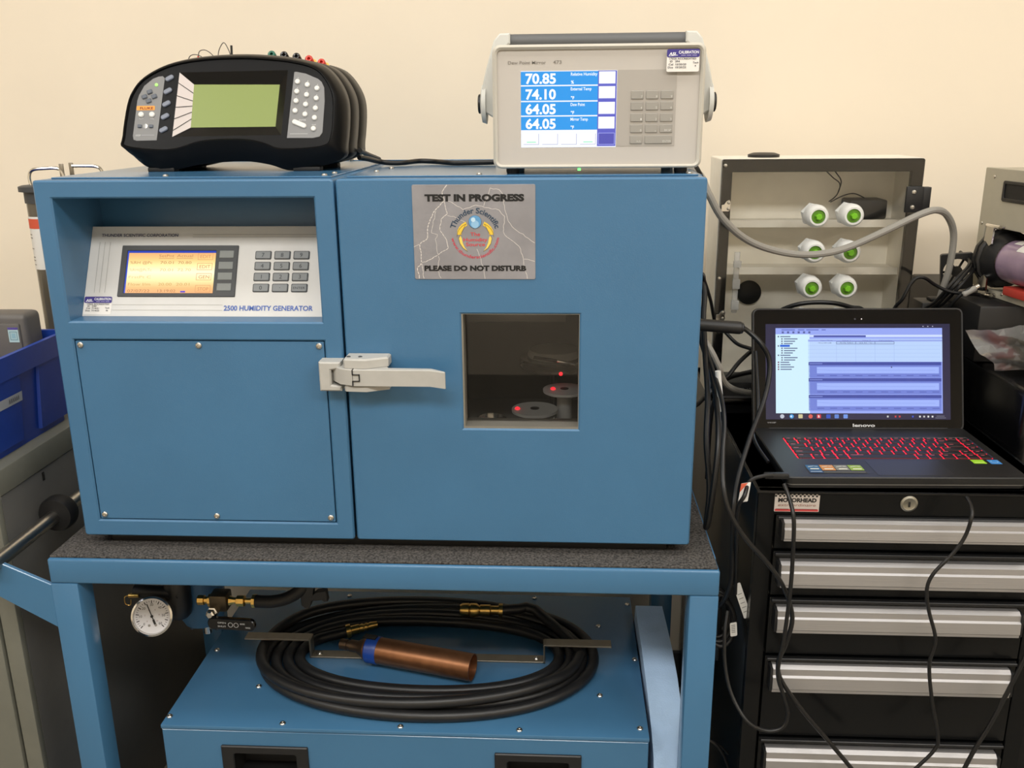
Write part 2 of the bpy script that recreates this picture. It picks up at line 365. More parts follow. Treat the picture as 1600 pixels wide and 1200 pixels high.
# door latch: strike plate on the body, lever on the door
bm = B(); slab(bm, F0, [(.380, .2365), (.4105, .2365), (.4105, .2435), (.3965, .2455), (.3965, .2665), (.4105, .269), (.4105, .278), (.380, .278)], (), -.0005, .024, .002); lt = part('latch_bracket', bm, LATCH, g, 'light grey cast latch bracket')
for nm, z, hgt in (('lower_lug', .2395, .0085), ('upper_lug', .2725, .0130)):
    bm = B(); slab(bm, Fr((0, 0, z), (1, 0, 0), (0, 1, 0)), [(.4165, 0), (.4165, -.030), (.4195, -.034), (.4480, -.036), (.4770, -.022), (.4770, 0)], (), 0, hgt, .0022); part(nm, bm, LATCH, lt)
for x in (.4225, .4385): screw(lt, (x, -.022, .2850), (0, 0, 1), .0030, DGREY)
bm = B(); slab(bm, Fr((0, 0, .2495), (1, 0, 0), (0, 1, 0)), [(.397, -.014), (.412, -.033), (.430, -.040), (.4305, -.028), (.418, -.008), (.397, -.008)], (), 0, .0225, .001); part('link', bm, LATCH, lt)
bm = B(); slab(bm, Fr((0, 0, .2490), (1, 0, 0), (0, 1, 0)), [(.4306, -.0395), (.536, -.040), (.558, -.050), (.558, -.046), (.537, -.030), (.4785, -.028), (.470, -.010), (.4306, -.010)], (), 0, .0230, .001); part('lever', bm, LATCH, lt)
bm = B()
for x0, x1, z0, z1 in ((.4298, .4312, .2650, .2715), (.4298, .4402, .2645, .2656), (.4390, .4404, .2560, .2656), (.4298, .4402, .2555, .2565), (.4298, .4312, .2495, .2565)): box(bm, x0, x1, -.0412, -.030, z0, z1)
part('joint_gap', bm, BLACK, lt)
cyl(bm := B(), (.4340, -.024, .2397), (.4340, -.024, .2840), .004, 14); part('hinge_pin', bm, STEEL, lt)
# sloped control panel in its recess
CP = Fr((REC[0], .035, REC[1]), (1, 0, 0), (0, .065, .1204)); PW = REC[2] - REC[0]
bm = B(); slab(bm, CP, rrect(0, 0, PW, .1368, 0), (), -.004, 0, .0004); cp = part('control_panel', bm, PANELM, g, 'pale grey sloped instrument panel')
bm = B(); slab(bm, CP, rrect(.0492, .0291, .2215, .1067, .001), [rrect(.0576, .0344, .189, .0988, 0)], 0, .0022, .0006); part('display_bezel', bm, DGREY, cp)
pr = Print()
# backlit amber LCD, brightest across its middle
rows = [(0, (236, 170, 112)), (.12, (240, 186, 120)), (.3, (250, 236, 170)), (.5, (255, 250, 214)), (.66, (254, 240, 170)), (.8, (246, 204, 130)), (.93, (238, 180, 118)), (1, (238, 176, 118))]
a0, b0, a1, b1 = .0576, .0344, .189, .0988
for (t0, c0), (t1, c1) in zip(rows, rows[1:]):
    for k in range(6):
        f0, f1 = k / 6, (k + 1) / 6; fm = (f0 + f1) / 2
        pr.rect(a0, b0 + (t0 + (t1 - t0) * f0) * (b1 - b0), a1, b0 + (t0 + (t1 - t0) * f1) * (b1 - b0), tuple(x + (y - x) * fm for x, y in zip(c0, c1)), 1)
pr.rect(a0, b1 - .0032, a1, b1, (44, 66, 176), 2); pr.rect(a0, b0, a0 + .0022, b1, (50, 76, 190), 2)
D = (190, 132, 84)
def lt_(t, x, y, x1=None, c=D, h=.0042): pr.text(t, a0 + x * .1314, b0 + y * .0644, None if x1 is None else a0 + x1 * .1314, h, c, 3)
lt_('SetPnt', .36, .85, .53); lt_('Actual', .56, .85, .74)
pr.line([(a0 + .36 * .1314, b0 + .82 * .0644), (a0 + .53 * .1314, b0 + .82 * .0644)], .0006, D, 3); pr.line([(a0 + .56 * .1314, b0 + .82 * .0644), (a0 + .74 * .1314, b0 + .82 * .0644)], .0006, D, 3)
for y, a, b, c, cc in ((.69, '%RH @Pc', '70.01', '70.80', D), (.52, '%RH@PcTc', '70.01', '72.70', (226, 196, 130)), (.35, 'FrstPt C', '', '', (228, 200, 136)), (.18, 'Flow l/m', '20.00', '20.01', (206, 160, 96)), (.025, '07/07/22', '13:19:02', '', (176, 120, 76))):
    lt_(a, .04, y, .29, cc)
    if b: lt_(b, .38, y, .53 if ':' not in b else .58, cc)
    if c: lt_(c, .58, y, .73, cc)
pr.rect(a0 + .635 * .1314, b0 + .0012, a0 + .69 * .1314, b0 + .0036, (72, 46, 196), 3)
for y, t in ((.80, 'EDIT'), (.56, 'EDIT'), (.32, 'GEN'), (.04, 'STOP')):
    pr.frame(a0 + .80 * .1314, b0 + (y - .01) * .0644, a0 + .965 * .1314, b0 + (y + .145) * .0644, .0006, (212, 150, 104), 3); lt_(t, .825, y + .025, .945, (206, 140, 96), .0052)
pr.build('display', CP, cp, SCREENHOT, .00025, 'glowing amber backlit display')
for k, b in enumerate((.0984, .0815, .0652, .0490)):
    bm = B(); fbox(bm, CP, .1946, .2158, b - .0112, b, .001, .0032, .0005, 1); part('soft_key', bm, SOFTG, cp)
kp = Print()
for r, row in enumerate((('7', '8', '9'), ('4', '5', '6'), ('1', '2', '3'), ('0', '\u00b7', 'ENTER'))):
    for c, t in enumerate(row):
        x0 = .2466 + .0279 * c; z1 = .0984 - .01645 * r
        bm = B(); slab(bm, CP, rrect(x0, z1 - .0128, x0 + .0238, z1, .0018), (), 0, .0006); part('key_surround', bm, DGREY, cp)
        bm = B(); slab(bm, CP, rrect(x0 + .0013, z1 - .0116, x0 + .0225, z1 - .0012, .0014), (), 0, .0022, .0005); part('key', bm, KEYG, cp)
        if t == 'ENTER': kp.text(t, x0 + .0035, z1 - .0085, x0 + .0205, .0036, (52, 56, 62), 1)
        else: kp.text(t, x0 + .0119, z1 - .0095, None, .0062, (48, 52, 58), 1, align='c')
kp.build('key_legends', CP, cp, base=.0022)
pr = Print(); BL_ = (70, 88, 150)
pr.text('THUNDER SCIENTIFIC CORPORATION', .0156, .1206, .1299, .0046, (64, 70, 100), bold=.02)
pr.text('2500 HUMIDITY GENERATOR', .2068, .0090, .3359, .0075, (66, 98, 172), bold=.025)
for b in (.1238, .1199): pr.line([(.1517, b), (PW - .002, b)], .0006, (150, 150, 148))
for x in (.0140, .0217, .0296): pr.line([(x, .0355), (x, .1123)], .0006, (160, 160, 158))
for b in (.0173, .0092): pr.line([(.043, b), (.2046, b)], .0006, (168, 166, 160))
for b in (.0355, .0100): pr.line([(PW - .0085, .038), (PW - .0085, .118)], .0005, (170, 168, 162))
pr.build('lettering', CP, cp)
sticker(CP, .0012, .0026, .0418, .0292, cp, [('17025 ACCREDITED', .12, .92, .53), ('ID', .14, .22, .42), ('330', .3, .46, .42), ('Cal', .1, .24, .3), ('7/14/21', .3, .56, .3), ('Due', .08, .24, .17), ('7/14/22', .3, .58, .17), ('Tech', .78, .94, .32), ('26', .82, .9, .18)])

# things inside the test chamber
t = thing('sensor_puck', 'round grey sensor disc with red light on the chamber floor', 'sensor', (.672, .14, .087), group='round sensors inside the chamber')
def puck(t, cx, cy, z0, z1, r, rl):
    lathe(bm := B(), (cx, cy, z0), (0, 0, 1), [(.012, 0), (.012, z1 - z0 - .008), (r - .004, z1 - z0 - .006), (r, z1 - z0 - .004), (r, z1 - z0), (r * .35, z1 - z0 + .0005)], 32); part('housing', bm, DISC, t)
    lathe(bm := B(), (cx, cy, z1), (0, 0, 1), [(r * .2, 0), (r * .2, .0012), (r * .12, .002)], 16); part('hub', bm, BLACK, t)
    lathe(bm := B(), (cx - rl, cy - .003, z1), (0, 0, 1), [(.0036, 0), (.0036, .002), (.0015, .0035)], 12); part('red_light_glow', bm, REDLED_GLOW, t)
puck(t, .672, .14, .087, .161, .036, .027)
t = thing('sensor_puck', 'round grey sensor disc with red light, raised beside the right window edge', 'sensor', (.712, .17, .087), group='round sensors inside the chamber')
puck(t, .718, .175, .087, .183, .034, .018)
t = thing('sample_dish', 'stacked round dark dish with shiny rims above the sensor discs', 'dish', (.70, .26, .087))
lathe(bm := B(), (.70, .26, .087), (0, 0, 1), [(.045, 0), (.045, .004), (.006, .006), (.006, .100), (.052, .108), (.058, .112), (.058, .116), (.054, .119), (.059, .123), (.056, .127), (.03, .128)], 36); part('dish', bm, mat('dark_steel', (120, 120, 116), .2, metal=1), t)
lathe(bm := B(), (.70, .26, .215), (0, 0, 1), [(.042, 0), (.044, .004), (.040, .012), (.02, .014)], 32); part('upper_disc', bm, DISC, t)
cyl(bm := B(), (.668, .2, .228), (.706, .2, .222), .0028, 10); part('probe_rod', bm, BLACK, t)
cyl(bm := B(), (.706, .2, .222), (.735, .2, .217), .0022, 10); part('probe_tip', bm, CHROME, t)
lathe(bm := B(), (.712, .205, .20), (0, -1, 0), [(.003, 0), (.003, .003)], 10); part('red_light_glow', bm, REDLED_GLOW, t)  # glowing bead stands in for reflected red light, no lamp on the dish
bm = B(); box(bm, .475, .72, .36, .38, .25, .285, .002); part('shelf_bar', bm, mat('liner_shelf', (190, 188, 182), .4, metal=.5), g)
t = thing('steel_fixture', 'small shiny metal fixture on the chamber floor left of the discs', 'fixture', (.605, .12, .087))
lathe(bm := B(), (.605, .13, .087), (0, 0, 1), [(.024, 0), (.024, .06), (.02, .063), (.02, .058)], 24); part('cup', bm, CHROME, t)
box(bm := B(), .63, .65, .09, .11, .087, .145, .001); part('block', bm, STEEL, t)

# ------------------------------------------------------------------ warning sign on the door
t = thing('test_sign', 'grey lightning-print sign reading test in progress on the blue door', 'sign', (.5965, -.001, .388))
SG = fz(.515, -.0012, .388)
bm = B(); slab(bm, SG, rrect(-.0003, .0010, .1625, .1262, .0022, 3), (), -.001, 0, .0003); part('plate', bm, mat('sign_grey', (138, 136, 139), .45, noise=.10, nscale=22), t)
pr = Print(); LW = (206, 200, 196)
bolts = [([(.0462, .1254), (.0399, .1167), (.0426, .1049), (.0295, .0926), (.0204, .0741), (.0186, .0561), (.008, .0483), (.0095, .0233), (.0037, .0172), (.0056, .0024)], .0012),
 ([(.0426, .1049), (.0463, .0884), (.0376, .0813), (.0354, .0669), (.0441, .0537), (.0462, .0428), (.0313, .0331), (.0151, .0246), (.0095, .0233)], .0010),
 ([(.0462, .1049), (.0515, .1037), (.0669, .0936), (.0839, .0995), (.0958, .0965), (.1149, .0929), (.122, .0846), (.12, .0644), (.1253, .0572), (.1409, .0452), (.1463, .0294), (.1469, .0209), (.1517, .002)], .0008),
 ([(.0946, .0988), (.1008, .1117), (.1034, .1217), (.1152, .1193), (.1211, .1117), (.1204, .1023), (.1256, .0822), (.1315, .0715), (.1531, .056), (.1615, .0499)], .0007),
 ([(.0307, .092), (.0265, .0741), (.0237, .0633), (.0322, .0609), (.0289, .0549), (.0304, .0428), (.0336, .0282), (.0301, .0135), (.0352, .0025)], .0006),
 ([(.0462, .086), (.0546, .0848), (.069, .0776)], .0006), ([(.0845, .0416), (.0898, .0282), (.0932, .0136), (.0948, .0019)], .0006), ([(0, .0447), (.008, .0483)], .0007), ([(.1475, .0282), (.1614, .0252)], .0007), ([(.0095, .0233), (.012, .0024)], .0009)]
for pts, wd in bolts:
    j = []
    for p, q in zip(pts, pts[1:]):
        p, q = V(p), V(q); n = max(2, int((q - p).length / .004)); d = (q - p).normalized()
        j += [tuple(p + (q - p) * k / n + V((-d.y, d.x)) * (random.uniform(-.0009, .0009) if k else 0)) for k in range(n)]
    pr.line(j + [tuple(pts[-1])], wd, LW, 1)
INK = (14, 13, 14)
pr.text('TEST IN PROGRESS', .0164, .1050, .1479, .0086, INK, 3, .06); pr.text('PLEASE DO NOT DISTURB', .0131, .0128, .1502, .0068, INK, 3, .055)
cx, cy = .0825, .0615
def arc_map(Rr, mid, span, top):
    def f(a, b):
        th = mid + (-(a - .5) if top else (a - .5)) * span; rr = Rr + (b if top else -b); return (cx + rr * cos(th), cy + rr * sin(th))
    return f
pr.text('Thunder Scientific', 0, 0, 1, .0075, (40, 62, 84), 3, .02, arc_map(.0275, pi / 2, R(150), True))
pr.text('www.thunderscientific.com', 0, 0, 1, .0045, (196, 52, 74), 3, .012, arc_map(.0325, -pi / 2, R(162), False))
pr.poly(circ(.0826, .0775, .0088), (70, 96, 122), 3); pr.poly(circ(.0826, .0778, .0082), (92, 150, 196), 4); pr.poly(circ(.0826, .0745, .0052), (140, 184, 216), 5); pr.poly(circ(.0802, .0805, .0030), (186, 214, 232), 6)
for s in (-1, 1):
    X = lambda x: .0826 + s * x
    o = [(X(.0245 * sin(t_)), .0585 + .0245 * cos(t_) * .78) for t_ in (R(30), R(45), R(60), R(75), R(92))]
    i_ = [(X(.0185 * sin(t_)), .0580 + .0185 * cos(t_) * .78) for t_ in (R(92), R(75), R(60), R(45), R(34))]
    pts = o + i_; up = [(x, y + .003) for x, y in pts]
    pr.poly(up if s > 0 else up[::-1], (226, 190, 60), 3)
    lo = [(X(.0200), .0600), (X(.0222), .0560), (X(.0205), .0490), (X(.0165), .0430), (X(.0105), .0385), (X(.0145), .0440), (X(.0170), .0500), (X(.0180), .0560)]
    pr.poly(lo if s < 0 else lo[::-1], (232, 204, 92), 3); pr.line(o[::-1] + [(X(.0222), .0560), (X(.0205), .0490), (X(.0165), .0430), (X(.0105), .0385)], .0005, (110, 96, 50), 4)
for w_, x0, x1, y in (('The', .0761, .0891, .0592), ('Humidity', .0667, .0987, .0520), ('Source', .0699, .0955, .0457)): pr.text(w_, x0, y, x1, .0048, (206, 56, 66), 3, .01)
pr.build('printed_face', SG, t, step=.00012)

# ------------------------------------------------------------------ dew point monitor on the right of the cabinet top
TOPZ = HZ + .0022
t = thing('dew_point_monitor', 'grey desktop dew point meter with bright blue screen and carrying handle', 'meter', (.758, .15, TOPZ))
MF = fz(.62, .045, .5218)
bm = B(); slab(bm, MF, rrect(-.0002, .0098, .2768, .1668, .010, 6), [rrect(.0058, .0145, .2706, .1605, .006, 5)], -.03, .002, .003); part('bezel', bm, BEIGE, t)
bm = B(); slab(bm, MF, rrect(.0048, .0135, .2716, .1615, .006, 5), (), -.03, -.0035); fp = part('face_panel', bm, BEIGE2, t)
bm = B(); slab(bm, MF, rrect(.1640, .0380, .2408, .1345, .001), (), -.004, -.0030); part('keypad_field', bm, mat('keypad_field', (166, 160, 152), .6), fp)
bm = B(); box(bm, .628, .889, .072, .255, .5345, .684, .008); part('housing', bm, BEIGE, t)
pr = Print(); bb = (18, 146, 226); x0, x1 = .0370, .1383
pr.rect(x0, .0370, .1632, .1342, (236, 240, 250), 1); pr.rect(x1, .0383, .1628, .1338, (84, 88, 190), 2)
zs = (.1342, .1158, .0961, .0774, .0587)
for k, (v, lab, un) in enumerate((('70.85', 'Relative Humidity', '%'), ('74.10', 'External Temp', '\u00b0F'), ('64.05', 'Dew Point', '\u00b0F'), ('64.05', 'Mirror Temp', '\u00b0F'))):
    pr.rect(x0, zs[k + 1] + .0008, x1, zs[k] - .0008, bb, 2); pr.text(v, .0432, zs[k + 1] + .0028, .0832, .0128, (246, 250, 255), 3, .03)
    pr.text(lab, .1027, zs[k] - .0062, min(.1375, .1027 + .0021 * len(lab)), .0040, (232, 244, 255), 3, .02); pr.text(un, .1030, zs[k + 1] + .0022, None, .0040, (240, 248, 255), 3, .03)
    pr.rect(.1396, zs[k] - .0168, .1610, zs[k] - .0014, (244, 246, 255), 3); pr.line([(.1396, zs[k] - .0168), (.161, zs[k] - .0168)], .0008, (120, 126, 200), 4)
pr.rect(.1401, .0405, .1612, .0551, (74, 76, 172), 3); pr.frame(.1401, .0405, .1612, .0551, .0008, (150, 156, 226), 4)
for k in range(4):
    u0 = .0405 + .0252 * k; pr.rect(u0, .0410, u0 + .0200, .0543, (250, 251, 255), 2); pr.line([(u0 + .02, .0543), (u0 + .02, .0410), (u0, .0410)], .0008, (176, 180, 206), 3)
    if k in (0, 3): pr.rect(u0 + .004, .0432, u0 + .0165, .0446, (150, 230, 190), 3)
pr.build('display', MF, fp, SCREENHOT, .0002, 'bright blue and white lit display', base=-.0034)
kp = Print()
KX = (.1818, .2014, .2207); KY = (.1084, .0944, .0798, .0657, .0516)
for r, row in enumerate((('7', '8', '9'), ('4', '5', '6'), ('1', '2', '3'), ('0', '.', 'BKSP'), ('+/-', 'ENTER'))):
    for c, s_ in enumerate(row):
        wd = .0163 if s_ != 'ENTER' else .0358
        bm = B(); slab(bm, MF, rrect(KX[c], KY[r] - .0106, KX[c] + wd, KY[r], .0006, 1), (), -.0035, -.0014, .0006); part('key', bm, KEYMG, fp)
        kp.text(s_, KX[c] + wd - .0012 - .0022 * min(len(s_), 5), KY[r] - .0088, KX[c] + wd - .0014, .0028, (205, 202, 196), 1)
kp.build('key_legends', MF, fp, base=-.0014)
pr = Print(); pr.text('Dew Point Mirror', .0203, .1428, .070, .0042, (132, 126, 118), bold=.01); pr.text('473', .0795, .1428, .0905, .0046, (132, 126, 118), bold=.01); pr.build('lettering', MF, fp, base=-.0035)
sticker(fz(.62, .0428, .5218), .2262, .1311, .2680, .1588, t, [('17025 ACCREDITED', .08, .9, .54), ('ID', .1, .18, .42), ('394', .26, .4, .42), ('Cal', .06, .2, .29), ('10/20/20', .27, .6, .29), ('Due', .04, .2, .16), ('10/20/22', .27, .6, .16), ('Tech', .8, .97, .36), ('4', .86, .9, .22)])
for s, cx in ((1, .6205), (-1, .8965)):
    poly = [(.002, .068), (-.018, .080), (-.0205, .104), (-.013, .136), (-.002, .172), (.006, .1808), (.020, .1812), (.020, .168), (.007, .158), (.002, .120)]
    q = [(s * a, b) for a, b in poly]; bm = B(); slab(bm, fz(cx, .095, .5218 + .004), q if s > 0 else q[::-1], (), -.034, 0, .002); part('handle_arm', bm, HANDLEG, t)
    lathe(bm := B(), (cx - s * .014, .113, .616), (-s, 0, 0), [(.027, 0), (.025, .006), (.016, .008)], 28); part('pivot_boss', bm, HANDLEG, t)
    lathe(bm := B(), (cx - s * .021, .113, .616), (-s, 0, 0), [(.013, 0), (.013, .004), (.011, .005)], 24); part('pivot_knob', bm, BLACK, t)
cyl(bm := B(), (.637, .112, .6975), (.880, .112, .6975), .0092, 24); part('handle_grip', bm, GRIP, t)
for x in (.645, .872):
    for y in (.062, .23):
        bm = B(); lathe(bm, (x, y, TOPZ), (0, 0, 1), [(.008, 0), (.009, .003), (.009, .0135)], 16); part('foot', bm, BLACKM, t)
bm = B(); box(bm, .733, .737, .046, .05, .5285, .5315); part('green_light_glow', bm, GREENGLINT, t)  # glowing block standing in for green LED light reflected on the glossy edge

# ------------------------------------------------------------------ black bench thermometer on the left of the cabinet top
t = thing('bench_thermometer', 'black ribbed benchtop thermometer readout with green screen and white buttons', 'thermometer', (.225, .22, TOPZ))
CY0 = .128
CF = Fr((0, CY0, TOPZ), (1, 0, 0), (0, .309, .951))
ridge = [(.1338, .0308), (.0674, .0369), (.0638, .0547), (.07, .1017), (.0788, .1239), (.0931, .1407), (.1206, .1561), (.1522, .1649), (.1917, .1697), (.2338, .171), (.2706, .1695), (.3125, .1648), (.3465, .1561), (.3649, .1417), (.3782, .1169), (.3807, .0911), (.3779, .0524), (.3639, .035), (.3016, .031), (.2728, .0402), (.2387, .0456), (.1836, .0434)]
outer = [(.1120, .0006), (.0715, .0240), (.0605, .0500), (.0655, .1035), (.0745, .1270), (.0900, .1450), (.1190, .1608), (.1510, .1695), (.1910, .1745), (.2338, .1760), (.2715, .1744), (.3145, .1695), (.3500, .1600), (.3700, .1455), (.3870, .1190), (.3935, .0900), (.3915, .0400), (.3840, .0160), (.3180, .0006), (.2780, .0100), (.2387, .0150), (.1760, .0110)]
def dense(poly, k=4):
    n = len(poly); o = []
    for i in range(n):
        p0, p1, p2, p3 = (V(poly[(i + j) % n]) for j in (-1, 0, 1, 2))
        for j in range(k):
            t_ = j / k; o.append(tuple(.5 * ((2 * p1) + (p2 - p0) * t_ + (2 * p0 - 5 * p1 + 4 * p2 - p3) * t_ * t_ + (3 * p1 - p0 - 3 * p2 + p3) * t_ ** 3)))
    return [(a, max(b, .0002)) for a, b in o]
rd, ou = dense(ridge), dense(outer)
def mixp(p, q, f): return [(a + (c - a) * f, b + (d - b) * f) for (a, b), (c, d) in zip(p, q)]
def cring(poly, dy): return [CF.p(a, b) + V((0, dy, 0)) for a, b in poly]
mid = (.226, .09)
def shrink(poly, f): return [(mid[0] + (a - mid[0]) * f, max(.0004, mid[1] + (b - mid[1]) * f)) for a, b in poly]
RCS = [(.1473, .1485), (.3096, .1501), (.3012, .0543), (.1381, .0529)]; SCRN = [(.1653, .134), (.2947, .1325), (.2892, .0699), (.1615, .0696)]
bm = B(); loft(bm, [cring(inset(rd, .004), .003), cring(inset(rd, .0022), 0), cring(rd, .0012), cring(mixp(rd, ou, .55), .010), cring(ou, .022), cring(ou, .046), cring(shrink(ou, .985), .050), cring(shrink(ou, .93), .053)])
slab(bm, Fr(CF.o + V((0, .003, 0)), (1, 0, 0), (0, .309, .951)), inset(rd, .004), [RCS[::-1]], -.003, 0, back=False)
part('front_shell', bm, BLACKS, t)
for k in (1, 2):
    d = .060 * k; bm = B(); loft(bm, [cring(shrink(ou, .93), d - .008), cring(shrink(ou, .945), d - .001), cring(shrink(ou, .955), d), cring(shrink(ou, .985), d + .007), cring(ou, d + .015), cring(ou, d + .046), cring(shrink(ou, .985), d + .050), cring(shrink(ou, .93), d + .053)], cap1=(k == 2)); part('rib_shell', bm, BLACKS, t)
CB = Fr(CF.o + V((0, .003, 0)), (1, 0, 0), (0, .309, .951))
def quad(bm, pts): bm.faces.new([bm.verts.new(p) for p in pts])
dpt = -.010
bm = B()
for i in (0, 1, 2): 
    a, b = RCS[i], RCS[(i + 1) % 4]; c_, d_ = SCRN[(i + 1) % 4], SCRN[i]; quad(bm, [CB.p(*a, 0), CB.p(*b, 0), CB.p(*c_, dpt), CB.p(*d_, dpt)])
bmesh.ops.recalc_face_normals(bm, faces=bm.faces[:]); part('screen_surround', bm, BLACKG, t)
bm = B(); a, b, c_, d_ = RCS[3], RCS[0], SCRN[0], SCRN[3]; quad(bm, [CB.p(*a, 0), CB.p(*b, 0), CB.p(*c_, dpt), CB.p(*d_, dpt)]); ls = part('label_strip', bm, mat('pale_strip', (206, 196, 192), .55), t)
for f0, f1 in ((.16, .2), (.36, .38), (.54, .5), (.72, .64), (.9, .8)):
    P0 = CB.p(*RCS[0], 0).lerp(CB.p(*RCS[3], 0), f0); P1 = CB.p(*SCRN[0], dpt).lerp(CB.p(*SCRN[3], dpt), f1); tube(bm := B(), [P0 - V((0, .0003, 0)), P1 - V((0, .0003, 0))], .0005, 6, 0); part('guide_line', bm, BLACK, ls)
bm = B(); slab(bm, CB, [SCRN[3], SCRN[2], SCRN[1], SCRN[0]], (), dpt - .002, dpt); part('screen', bm, LCD, t)
lp = [(.1149, .0478), (.1255, .1400), (.1222, .143), (.1160, .1425), (.1077, .1393), (.0947, .1289), (.0870, .1150), (.0845, .1068), (.079, .0546), (.0800, .0490), (.0845, .0473)]
bm = B(); slab(bm, CB, lp, (), -.001, .0006); lpp = part('left_panel', bm, PANELG, t)
rp = [(.3099, .0498), (.3480, .0495), (.3580, .0515), (.3623, .0577), (.3649, .1041), (.3639, .1235), (.3600, .1320), (.3546, .1366), (.3362, .1446), (.322, .1474), (.3193, .1470)]
bm = B(); slab(bm, CB, rp, (), -.001, .0006); rpp = part('right_panel', bm, PANELG, t)
for a, b in ((.1329, .1398), (.1306, .1207), (.1289, .1017), (.1272, .0829), (.1252, .0634)):
    bm = B(); f = Fr(CB.p(a, b), CB.ex * cos(R(28)) + CB.ey * sin(R(28)), CB.ey * cos(R(28)) - CB.ex * sin(R(28))); slab(bm, f, rrect(-.0066, -.0034, .0066, .0034, .0033, 5), (), -.001, .0030, .001); part('soft_key', bm, BTNG, t)
for a, b, rz in ((.1034, .1197, 20), (.0956, .1125, 20), (.1104, .1128, 20), (.1021, .1061, 20)):
    bm = B(); f = Fr(CB.p(a, b), CB.ex * cos(R(rz)) + CB.ey * sin(R(rz)), CB.ey * cos(R(rz)) - CB.ex * sin(R(rz))); slab(bm, f, rrect(-.0038, -.0030, .0038, .0030, .0008, 2), (), 0, .0030, .0008); part('arrow_key', bm, BTND, lpp)
bm = B(); lathe(bm, CB.p(.1132, .1301), CB.n, [(.0026, 0), (.0026, .0014), (.0012, .0022)], 14); part('green_light_glow', bm, GREENLED2, lpp)
for a, b in ((.0911, .0858), (.1075, .0857)): bm = B(); lathe(bm, CB.p(a, b), CB.n, [(.0042, 0), (.0042, .0022), (.0030, .0034)], 18); part('round_button', bm, BTN, lpp)
for a, b in ((.0893, .0689), (.1065, .0687)): bm = B(); fbox(bm, CB, a - .003, a + .003, b - .0026, b + .0022, 0, .0028, .0007, 1); part('arrow_key', bm, BTND, lpp)
pr = Print(); pr.poly(rrect(.0838, .0925, .1115, .0990, .001, 2), (232, 156, 66), 1); pr.text('FLUKE', .0892, .0938, .1090, .0036, (120, 44, 20), 2, .02)
pr.text('EXIT', .0885, .0790, .0945, .0024, (210, 210, 210), 1); pr.text('DEL', .1050, .0790, .1105, .0024, (210, 210, 210), 1)
pr.poly(circ(.0980, .0688, .0036, 18), (160, 160, 160), 1); pr.poly([(.0980, .0652), (.1006, .0664), (.1016, .0688), (.1006, .0712), (.0980, .0724)], (232, 232, 230), 2)
pr.text('1529', .0835, .0540, .0905, .0024, (214, 214, 214), 1); pr.line([(.0925, .0552), (.111, .0552)], .0018, (146, 146, 148), 1)
pr.build('lettering', CB, lpp, base=.0006)
pr = Print()
for k, (a, b) in enumerate(((.3245, .1325), (.3391, .1277), (.3535, .1224), (.3236, .118), (.3383, .1129), (.3527, .1076), (.3228, .104), (.337, .0987), (.3516, .0931), (.3215, .0895), (.3364, .0842), (.3505, .0789), (.3492, .0629))):
    bm = B(); lathe(bm, CB.p(a, b), CB.n, [(.0038, 0), (.0038, .0022), (.0028, .0033)], 18); part('round_button', bm, BTN, rpp)
    if k < 12: pr.text('789456123-0.'[k], a + .0006, b + .0044, None, .0022, (216, 216, 216), 1, align='c')
f = Fr(CB.p(.328, .0702), CB.ex * cos(R(-23)) + CB.ey * sin(R(-23)), CB.ey * cos(R(-23)) - CB.ex * sin(R(-23)))
bm = B(); slab(bm, f, rrect(-.0112, -.0036, .0112, .0036, .0035, 5), (), 0, .0030, .001); part('enter_button', bm, BTN, rpp)
pr.text('ENTER', .3275, .0748, .3380, .0022, (214, 214, 214), 1); pr.text('EXP', .3470, .0678, .3525, .0020, (214, 214, 214), 1); pr.line([(.3147, .0556), (.3402, .0556)], .0014, (160, 160, 160), 1)
pr.build('lettering', CB, rpp, base=.0006)
for x, y in ((.115, CY0 + .02), (.335, CY0 + .02), (.115, CY0 + .13), (.335, CY0 + .13)): bm = B(); box(bm, x - .02, x + .02, y, y + .02, TOPZ, TOPZ + .006, .001); part('foot', bm, BLACKM, t)
# sockets and clip leads on its top
JM = dict(green=mat('jack_green', (40, 110, 90), .4), black=BLACKG, red=mat('jack_red', (214, 66, 52), .4), yellow=mat('jack_yellow', (228, 200, 90), .4))
jx = [(422, 'green'), (446, 'black'), (466, 'black'), (486, 'red'), (507, 'red')]
for k, (_, c) in enumerate(jx):
    bx = .2500 + .0198 * k; p = V((bx, .300, TOPZ + .1718 - .0004 * k - .0007 * k * k)); d = V((.05, -.93, .35)).normalized(); bm = B(); lathe(bm, p - d * .012, d, [(.0062, 0), (.0062, .014), (.0048, .016), (.0026, .0155), (.0024, .010)], 18); j = part('socket', bm, JM[c], t)
    if c == 'red': lathe(bm := B(), p - d * .016 + V((.004, 0, -.001)), d, [(.0064, 0), (.0064, .006)], 16); part('collar', bm, JM['yellow'], j)

for pts, m_ in (([(.129, .26, .672), (.129, .26, .684), (.133, .26, .693), (.143, .26, .695), (.154, .26, .689), (.16, .26, .672)], JM['red']), ([(.145, .262, .672), (.145, .262, .689), (.148, .262, .7), (.159, .262, .701), (.171, .262, .69), (.175, .262, .672)], JM['red']), ([(.177, .26, .672), (.177, .26, .689), (.18, .26, .702), (.188, .26, .712), (.194, .26, .703), (.197, .26, .692), (.198, .26, .672)], BLACK)):
    tube(bm := B(), pts, .0007, 6); part('clip_lead', bm, mat('lead_wire', (92, 84, 76), .5), t)
    cyl(bm := B(), pts[0], V(pts[1]) + V((0, 0, .004)), .0016, 8); part('lead_plug', bm, m_, t)
cyl(bm := B(), (.197, .262, .672), (.199, .262, .708), .0018, 8); part('lead_plug', bm, BLACK, t)

